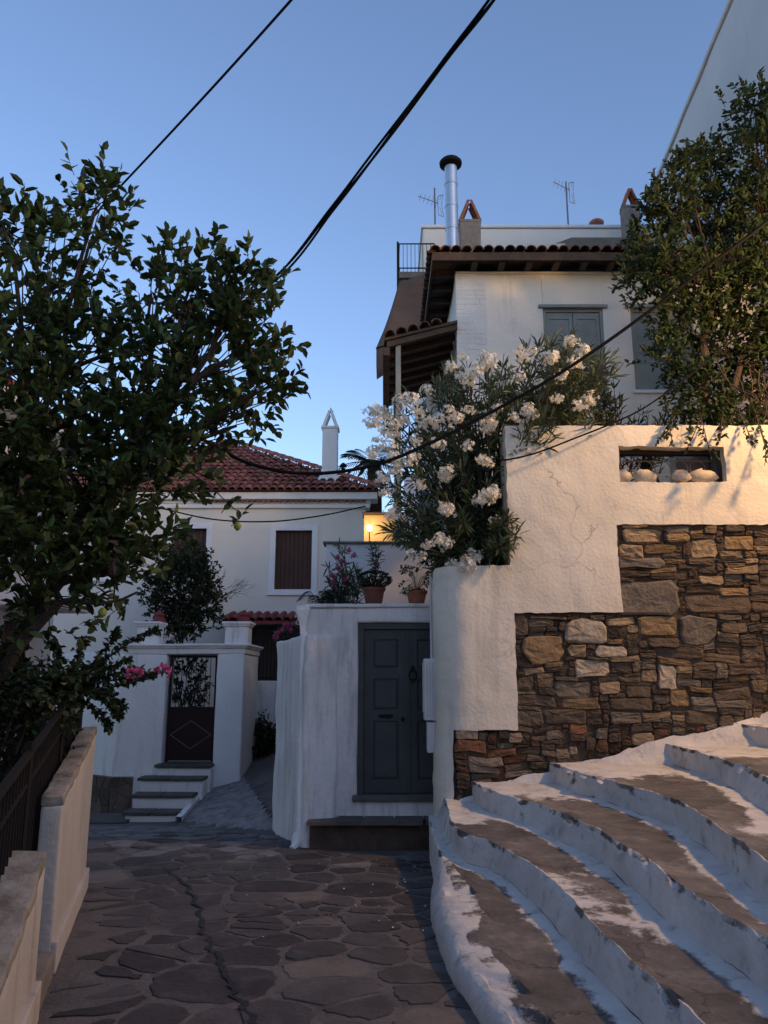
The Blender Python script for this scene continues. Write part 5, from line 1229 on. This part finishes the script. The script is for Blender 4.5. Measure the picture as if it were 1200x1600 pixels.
for (px, py, r_) in lob:
    c = at(px, py, U(9.0, 9.8)); hb = min(ph, key=lambda h: (h-c).length); pp = limb(tr, hb, c, .02, .008, 5, .16)
    for i in range(int(150*(r_/.45)**2)+8):
        d = rdir(); rr = r_*(U(.05, 1)**.5)*U(.7, 1.12); p = c+V((d.x*rr, d.y*rr*1.2, d.z*rr))
        if i % 5 == 0: limb(cw, pp[random.randint(2, 5)], p, .006, .003, 3, .06)
        twig(cw, lv, p, (d+rdir()*.8+V((0, 0, .3))).normalized(), U(.10, .26), random.randint(6, 10), .047, .095, .003, 1.0)
for px, py, L in ((1125, 150, .3), (1160, 135, .25), (1190, 120, .25), (1100, 220, .25), (1012, 300, .2), (1035, 275, .2), (985, 350, .2), (975, 470, .2), (1115, 700, .25), (1100, 690, .25), (1060, 235, .2), (1110, 690, .3)):
    p = at(px+8, py+18 if py < 600 else py-18, 9.1); e = at(px, py, 9.0); twig(cw, lv, p, (e-p).normalized(), L, 14, .038, .075)
for px, py, px2, py2, Y in ((1090, 640, 1112, 718, 8.0), (1100, 650, 1075, 700, 8.05), (1150, 640, 1180, 700, 7.95), (1180, 650, 1200, 715, 8.0), (1040, 640, 1050, 690, 8.1), (1130, 650, 1125, 690, 8.05), (1060, 650, 1030, 685, 8.1)):
    a = at(px, py, 9.0); e = at(px2, py2, Y); pts = spline([a, at(px, py-8, 8.5), e], 8); cw.tube(pts, .006, 4, False)
    for i in range(4, len(pts)-1): twig(cw, lv, pts[i], (pts[i+1]-pts[i]).normalized()+rdir()*.5, U(.08, .16), 6, .036, .07)
# hanging bare twigs near the wall
for i in range(26):
    a = at(U(1120, 1200), U(560, 640), 8.9); limb(cw, a, a+V((U(-.25, .25), U(-.5, -.1), U(-.7, -.2))), .008, .003, 4, .12)
tr.build('trunk', BARK, pt_, smooth=True); cr_ = lv.build('crown', POML, pt_); cw.build('twigs', BARK, cr_)

# ---- bougainvillea on the left railing
BRC = []
bo = thing('bougainvillea', 'arching bougainvillea with few magenta bracts climbing over the dark railing', 'shrub', (-2.95, 5.9, -.1))
st_, lv, br_ = MB(), MB(), MB(); bb = V((-3.0, 5.9, 0))
arcs = [[(70, 1095), (125, 1080), (170, 1085), (195, 1105)], [(60, 1085), (120, 1060), (165, 1045), (200, 1030)], [(60, 1090), (120, 1085), (190, 1070), (255, 1050)], [(70, 1080), (130, 1050), (175, 1000), (182, 985)], [(80, 1080), (150, 1040), (210, 1000), (248, 985)], [(60, 1090), (110, 1060), (128, 1010), (130, 1005)], [(50, 1100), (90, 1040), (85, 1010), (82, 1005)], [(90, 1085), (150, 1085), (180, 1110), (185, 1118)], [(70, 1085), (130, 1070), (200, 1060), (235, 1055)], [(40, 1100), (100, 1075), (150, 1040), (160, 1030)], [(20, 1120), (60, 1080), (40, 1060), (20, 1050)], [(60, 1100), (130, 1100), (165, 1125), (170, 1140)], [(90, 1090), (140, 1065), (190, 1050), (220, 1045)]]
for arc in arcs:
    ys_ = U(5.3, 6.0); pts = spline([bb]+[at(px, py, ys_+.1*i) for i, (px, py) in enumerate(arc)], 8); n = len(pts); st_.tube(pts, [.011*(1-.6*i/n) for i in range(n)], 5, False)
    for i in range(int(n*.25), n):
        for _ in range(7):
            a = rdir(); d = (pts[min(n-1, i+1)]-pts[i-1]).normalized(); lv.leaf(pts[i]+rdir()*.01, (d*.5+a).normalized(), (V((0, 0, 1))+rdir()*.7).normalized(), U(.035, .06), U(.028, .04), .15, .2)
for i in range(900):
    p = at(min(118, random.gauss(55, 45)), min(1140, random.gauss(1085, 35)), U(5.3, 6.2)); lv.leaf(p, rdir(), rdir(.5), U(.04, .065), U(.03, .04), .15, .2)
for (px, py) in ((212, 1050), (205, 1052), (220, 1049), (248, 1045), (255, 1042), (262, 1050)):
    c = at(px, py, 5.75)
    br_ = MB()
    for _ in range(12): br_.leaf(c+rdir()*.02, rdir(), rdir(), .035, .03, .2, .1)
    br_.build('bract_cluster', PETP, bo)
lv.build('foliage', BOUL, bo); st_.build('stems', BARK, bo)
# dark garden shrubs behind the railing
def bush(name, label, c, rad, n, lm, ll, lw, trunk=True):
    t = thing(name, label, 'shrub', (c[0], c[1], c[2]-rad[2])); st_, lv = MB(), MB(); c = V(c)
    for i in range(n):
        d = rdir(); rr = U(.1, 1)**.4*U(.75, 1.15)*(1+.25*nz(d*2, 1, c.x)); p = c+V((d.x*rad[0], d.y*rad[1], d.z*rad[2]))*rr
        twig(st_, lv, p, (d+rdir()*.7+V((0, 0, .4))).normalized(), U(.08, .2), random.randint(5, 8), lw, ll, .003, 1.0)
    for i in range(9): limb(st_, V((c.x+U(-.05, .05), c.y, c.z-rad[2]-.05)), c+V((U(-1, 1)*rad[0], U(-1, 1)*rad[1], U(-.2, .8)*rad[2]))*.8, .016, .006, 4, .08)
    lv.build('foliage', lm, t); st_.build('stems', BARK, t); return t
bush('dark_shrub', 'dark shrub filling the bed behind the railing at the left edge', (-3.05, 5.5, .95), (.55, 1.2, 1.0), 1000, BUSHL, .085, .045)
bush('gate_shrub', 'dark bushy shrub rising behind the far gateway', (at(284, 925, 15.4).x, 15.5, at(284, 925, 15.4).z), (.72, .5, 1.0), 1000, BUSHL, .10, .05)
bush('gate_climber', 'climbing plant with bare stems behind the maroon gate bars', (at(290, 1060, 14.9).x, 14.9, at(290, 1070, 14.9).z), (.42, .25, .6), 170, BUSHL, .08, .045)
bush('kerb_shrub', 'dark low shrub growing by the white yard wall kerb', (at(405, 1160, 15.45).x, 15.45, at(405, 1162, 15.45).z), (.34, .22, .42), 330, BUSHL, .07, .035)
# bare branched shrub in front of the far window
bs = thing('bare_shrub', 'leafless grey shrub between the far window and the gateway shrub', 'shrub', at(300, 990, 15.8))
m = MB(); b = at(300, 990, 15.8)
def fork(p, d, L, r_, depth):
    e = p+d*L; m.tube([p, p.lerp(e, .5)+rdir()*L*.06, e], [r_, r_*.85, r_*.65], 4, False)
    if depth: 
        for _ in range(random.choice((2, 2, 3))): fork(e, (d+rdir()*.65+V((.12, 0, .1))).normalized(), L*U(.6, .85), r_*.62, depth-1)
for d in (V((.25, 0, 1)), V((-.1, 0, 1)), V((.6, -.1, .8)), V((-.4, 0, .9))): fork(b, d.normalized(), .55, .022, 4)
m.build('branches', BARK, bs)
# palm far behind
pm = thing('palm_tree', 'small dark palm crown showing between far roof and oleander', 'tree', at(582, 760, 22))
pc = at(582, 722, 22); m = MB(); m.tube([V((pc.x, 22, -1.5)), pc], [.2, .15], 8); m.build('trunk', BARK, pm); lv = MB()
for i in range(22):
    a = i*2.4; el = U(-.5, .9); d = V((math.cos(a)*math.cos(el), math.sin(a)*math.cos(el), math.sin(el))); pts = [pc+d*L+V((0, 0, -.35*L*L)) for L in (0, .25, .5, .75, .95)]
    for j in range(14):
        t = j/13*3.99; k = int(t); q = pts[k].lerp(pts[k+1], t-k)
        for s_ in (-1, 1): lv.leaf(q, (d*.6+d.cross(V((0, 0, 1))).normalized()*s_*.8+V((0, 0, -.3))).normalized(), V((0, 0, 1)), .30, .03, .1, .2)
lv.build('crown', BUSHL, pm)
# ---- pots and plants on the gate wall
def pot(px, py, label, r_, h_, mat_=CLAY):
    c = at(px, py, 9.36); c.z = 2.441; t = thing('flower_pot', label, 'flower pot', c, 'pots on the gate wall')
    m = MB(); m.lathe([(r_*.68, 0), (r_*.74, .01), (r_*.95, h_*.82), (r_*1.06, h_*.82), (r_*1.08, h_), (r_*.95, h_), (r_*.9, h_*.9)], 20, c=c); m.build('pot_body', mat_, t, smooth=True)
    m = MB(); m.lathe([(r_*.9, h_*.86), (r_*.02, h_*.9)], 14, c=c); m.build('soil', EARTH, t); return t, c+V((0, 0, h_*.9))
t, c = pot(584, 942, 'dark clay pot with a bushy rosette succulent', .135, .20, mat('dark_clay', (.20, .075, .05), (.14, .055, .04), 8, .85, .2, 40))
pl_ = thing('succulent', 'bushy green succulent with one tall spray in the dark clay pot', 'plant', c); lv, st_ = MB(), MB()
for i in range(70):
    d = rdir(.3); p = c+V((d.x*.2, d.y*.13, .1+d.z*.11)); limb(st_, c, p, .006, .004, 2, .02)
    for k in range(9): a = k*.7; lv.leaf(p, V((math.cos(a), math.sin(a), .5)).normalized(), V((0, 0, 1)), .055, .026, .1, -.1)
for s_ in range(3):
    top = c+V((U(-.06, .06), .04, U(.45, .62))); pts = spline([c, c.lerp(top, .5)+V((.02, 0, 0)), top], 6); st_.tube(pts, .005, 4, False)
    for p in pts[5:]:
        for k in range(4): lv.leaf(p, (rdir(.6)), V((0, 0, 1)), .10, .014, .1, .2)
lv.build('foliage', SUCL, pl_); st_.build('stems', BARK, pl_)
t, c = pot(651, 944, 'light clay pot with a sprawling pale-stemmed plant', .125, .16)
pl_ = thing('trailing_plant', 'sprawling plant with pale stems and pale blooms in the light clay pot', 'plant', c); lv, st_, fl_ = MB(), MB(), MB()
for i in range(26):
    a = U(0, 6.28); r_ = U(.1, .30); e = c+V((math.cos(a)*r_, math.sin(a)*r_*.5-.04, U(-.06, .34))); pts = spline([c, c.lerp(e, .5)+V((0, 0, .1)), e], 5); st_.tube(pts, .004, 4, False)
    for k in range(9): lv.leaf(pts[-1]+rdir()*.03, rdir(.3), V((0, 0, 1)), .045, .03, .1, .1)
    if i % 3 == 0:
        fl_ = MB()
        for k in range(8): fl_.leaf(pts[-1]+rdir()*.02, rdir(.3), rdir(), .03, .025, .2, .1)
        fl_.build('bloom', PETW, pl_)
for i in range(70): lv.leaf(c+V((U(-.12, .12), U(-.12, .06), U(-.02, .04))), rdir(.2), V((0, 0, 1)), .06, .025, .1, .1)
lv.build('foliage', SUCL, pl_); st_.build('stems', PEBBLE, pl_)
po_ = thing('pink_oleander', 'slender oleander with dull pink flowers behind the wall top', 'shrub', V((at(535, 940, 10).x, 10, 2.3)))
b = V((at(535, 940, 10).x, 10, 2.3)); stem_shrub(po_, b, cloud([(535, 860, 18), (525, 890, 22), (545, 900, 22), (530, 925, 30), (560, 925, 20)], 26, 9.8, 10.2), OLEL, .13, .02, 22, .02, .7, .008)
for i, (px, py) in enumerate(((525, 872), (553, 868), (520, 900), (535, 878), (545, 860), (528, 888), (518, 912), (540, 905))): link('flower_cluster', CP[i % 3], po_, mw=Matrix.Translation(at(px, py, 9.85)) @ Matrix.Scale(U(.8, 1.2), 4))
cyc = thing('fern_plant', 'arching fern-like fronds at the left end of the gate wall top', 'plant', V((at(495, 945, 9.8).x, 9.8, 2.3)))
lv = MB(); c = V((at(500, 950, 9.8).x, 9.8, 2.35))
for i in range(9):
    a = U(0, 6.28); e = c+V((math.cos(a)*.32, math.sin(a)*.2, U(.05, .25))); pts = spline([c, c.lerp(e, .5)+V((0, 0, .2)), e], 10); lv.tube(pts, .004, 3, False)
    d = (e-c).normalized(); s_ = d.cross(V((0, 0, 1))).normalized()
    for p in pts[2:]:
        for q in (-1, 1): lv.leaf(p, (s_*q+d*.4-V((0, 0, .3))).normalized(), V((0, 0, 1)), .09, .012, .1, .2)
lv.build('fronds', BUSHL, cyc)
pb = thing('pink_bougainvillea', 'small pink-flowered bougainvillea behind the low buttress wall', 'shrub', V((at(455, 1000, 11).x, 11, .5)))
stem_shrub(pb, V((at(460, 1000, 11).x, 11, 0.9)), cloud([(455, 965, 18), (440, 985, 15), (468, 960, 15), (445, 1000, 15)], 22, 10.8, 11.3), BUSHL, .055, .035, 24, .03, .3, .006)
for i, (px, py) in enumerate(((432, 990), (440, 985), (446, 978), (452, 985), (458, 975), (430, 996))): link('bract_cluster', CP[i % 3], pb, mw=Matrix.Translation(at(px, py, 10.8)))

# ================================================================== CABLES
def cable(label, pts, r_, name='cable'):
    m = MB(); m.tube(spline(pts, 10), r_, 6); return tag(m.build(name, RUBBER, smooth=True), label, 'cable')
cable('single overhead wire crossing the upper left sky down behind the lemon tree', [at(500, -55, 5.0), at(455, 0, 5.3), at(320, 150, 6.2), at(175, 305, 7.5), at(90, 392, 8.6), V((-4.9, 8.9, 7.2))], .011)
cb_ = thing('cable_bundle', 'thick twisted bundle of black cables sagging from the top centre to the lemon tree', 'cable', at(600, 220, 6))
main = spline([at(840, -110, 4.2), at(770, 0, 4.6), at(690, 100, 5.1), at(600, 222, 5.7), at(520, 325, 6.3), at(428, 436, 7.0), at(300, 520, 8.2), at(150, 560, 9.5), V((-4.92, 10.3, 5.6))], 14)
for k in range(3):
    pts = []
    for i, p in enumerate(main): a = i*.055+k*2.1; q = .021+.018*nz2(i*.05, k*3.3); pts.append(p+V((q*math.cos(a), 0, q*math.sin(a))))
    m = MB(); m.tube(pts, .0115, 8); m.build('cable', RUBBER, cb_, smooth=True)
cable('black cable sagging in front of the oleander and up to the right', [at(180, 600, 7.2), at(340, 700, 7.3), at(410, 730, 7.4), at(490, 740, 7.5), at(580, 728, 7.55), at(660, 698, 7.6), at(760, 648, 7.6), at(880, 580, 7.5), at(1000, 497, 7.4), at(1100, 420, 7.3), at(1200, 345, 7.2), at(1330, 230, 7.0)], .018)
cable('thin wire strung across the cream house front below the cornice', [at(235, 790, 16.5), at(330, 811, 16.6), at(420, 815, 16.8), at(500, 806, 17.0), at(571, 791, 17.3)], .016)
cable('thin wire running from the wall notch up into the right-hand tree', [at(785, 718, 8.5), at(795, 718, 8.15), at(840, 707, 8.1), at(900, 684, 8.1), at(960, 660, 8.2), at(1010, 635, 8.3), at(1080, 585, 8.5), at(1160, 520, 8.8)], .010)

# ================================================================== STREET LAMP (out of frame, its light and shadows fall on the garden wall)
SL = V((5.7, 6.4, 6.3)); pz = ZS(6)
PB = V((6.75, 6.55, pz))
sl = thing('street_lamp', 'street lamp on a timber pole at the top of the stairs', 'street lamp', PB)
m = MB(); m.tube([PB-V((0, 0, .3)), PB+V((0, 0, 3)), V((PB.x, PB.y, 7.6))], [.13, .115, .095], 12); m.build('pole', DARKW, sl, smooth=True)
m = MB(); m.tube([(PB.x, PB.y, 6.2), (6.5, 6.5, 6.5), (6.1, 6.43, 6.62), (5.75, 6.4, 6.56)], .025, 8); m.build('arm', IRON, sl, smooth=True)
m = MB(); m.lathe([(.04, .28), (.06, .2), (.2, .12), (.24, .06), (.235, .055), (.19, .11), (.04, .17)], 18, c=SL); m.build('hood', IRON, sl, smooth=True)
m = MB(); m.lathe([(.005, -.06), (.045, -.04), (.06, 0), (.045, .05), (.025, .12)], 12, c=SL); m.build('bulb', BULB, sl, smooth=True)
ld = bpy.data.lights.new('street_lamp_light', 'POINT'); ld.energy = LAMP_W; ld.color = (1, .56, .22); ld.shadow_soft_size = .20
lo = bpy.data.objects.new('street_lamp_light', ld); COL.objects.link(lo); lo.location = SL+V((0, 0, -.08)); lo.parent = sl; lo.matrix_parent_inverse = Matrix.Translation(-PB)
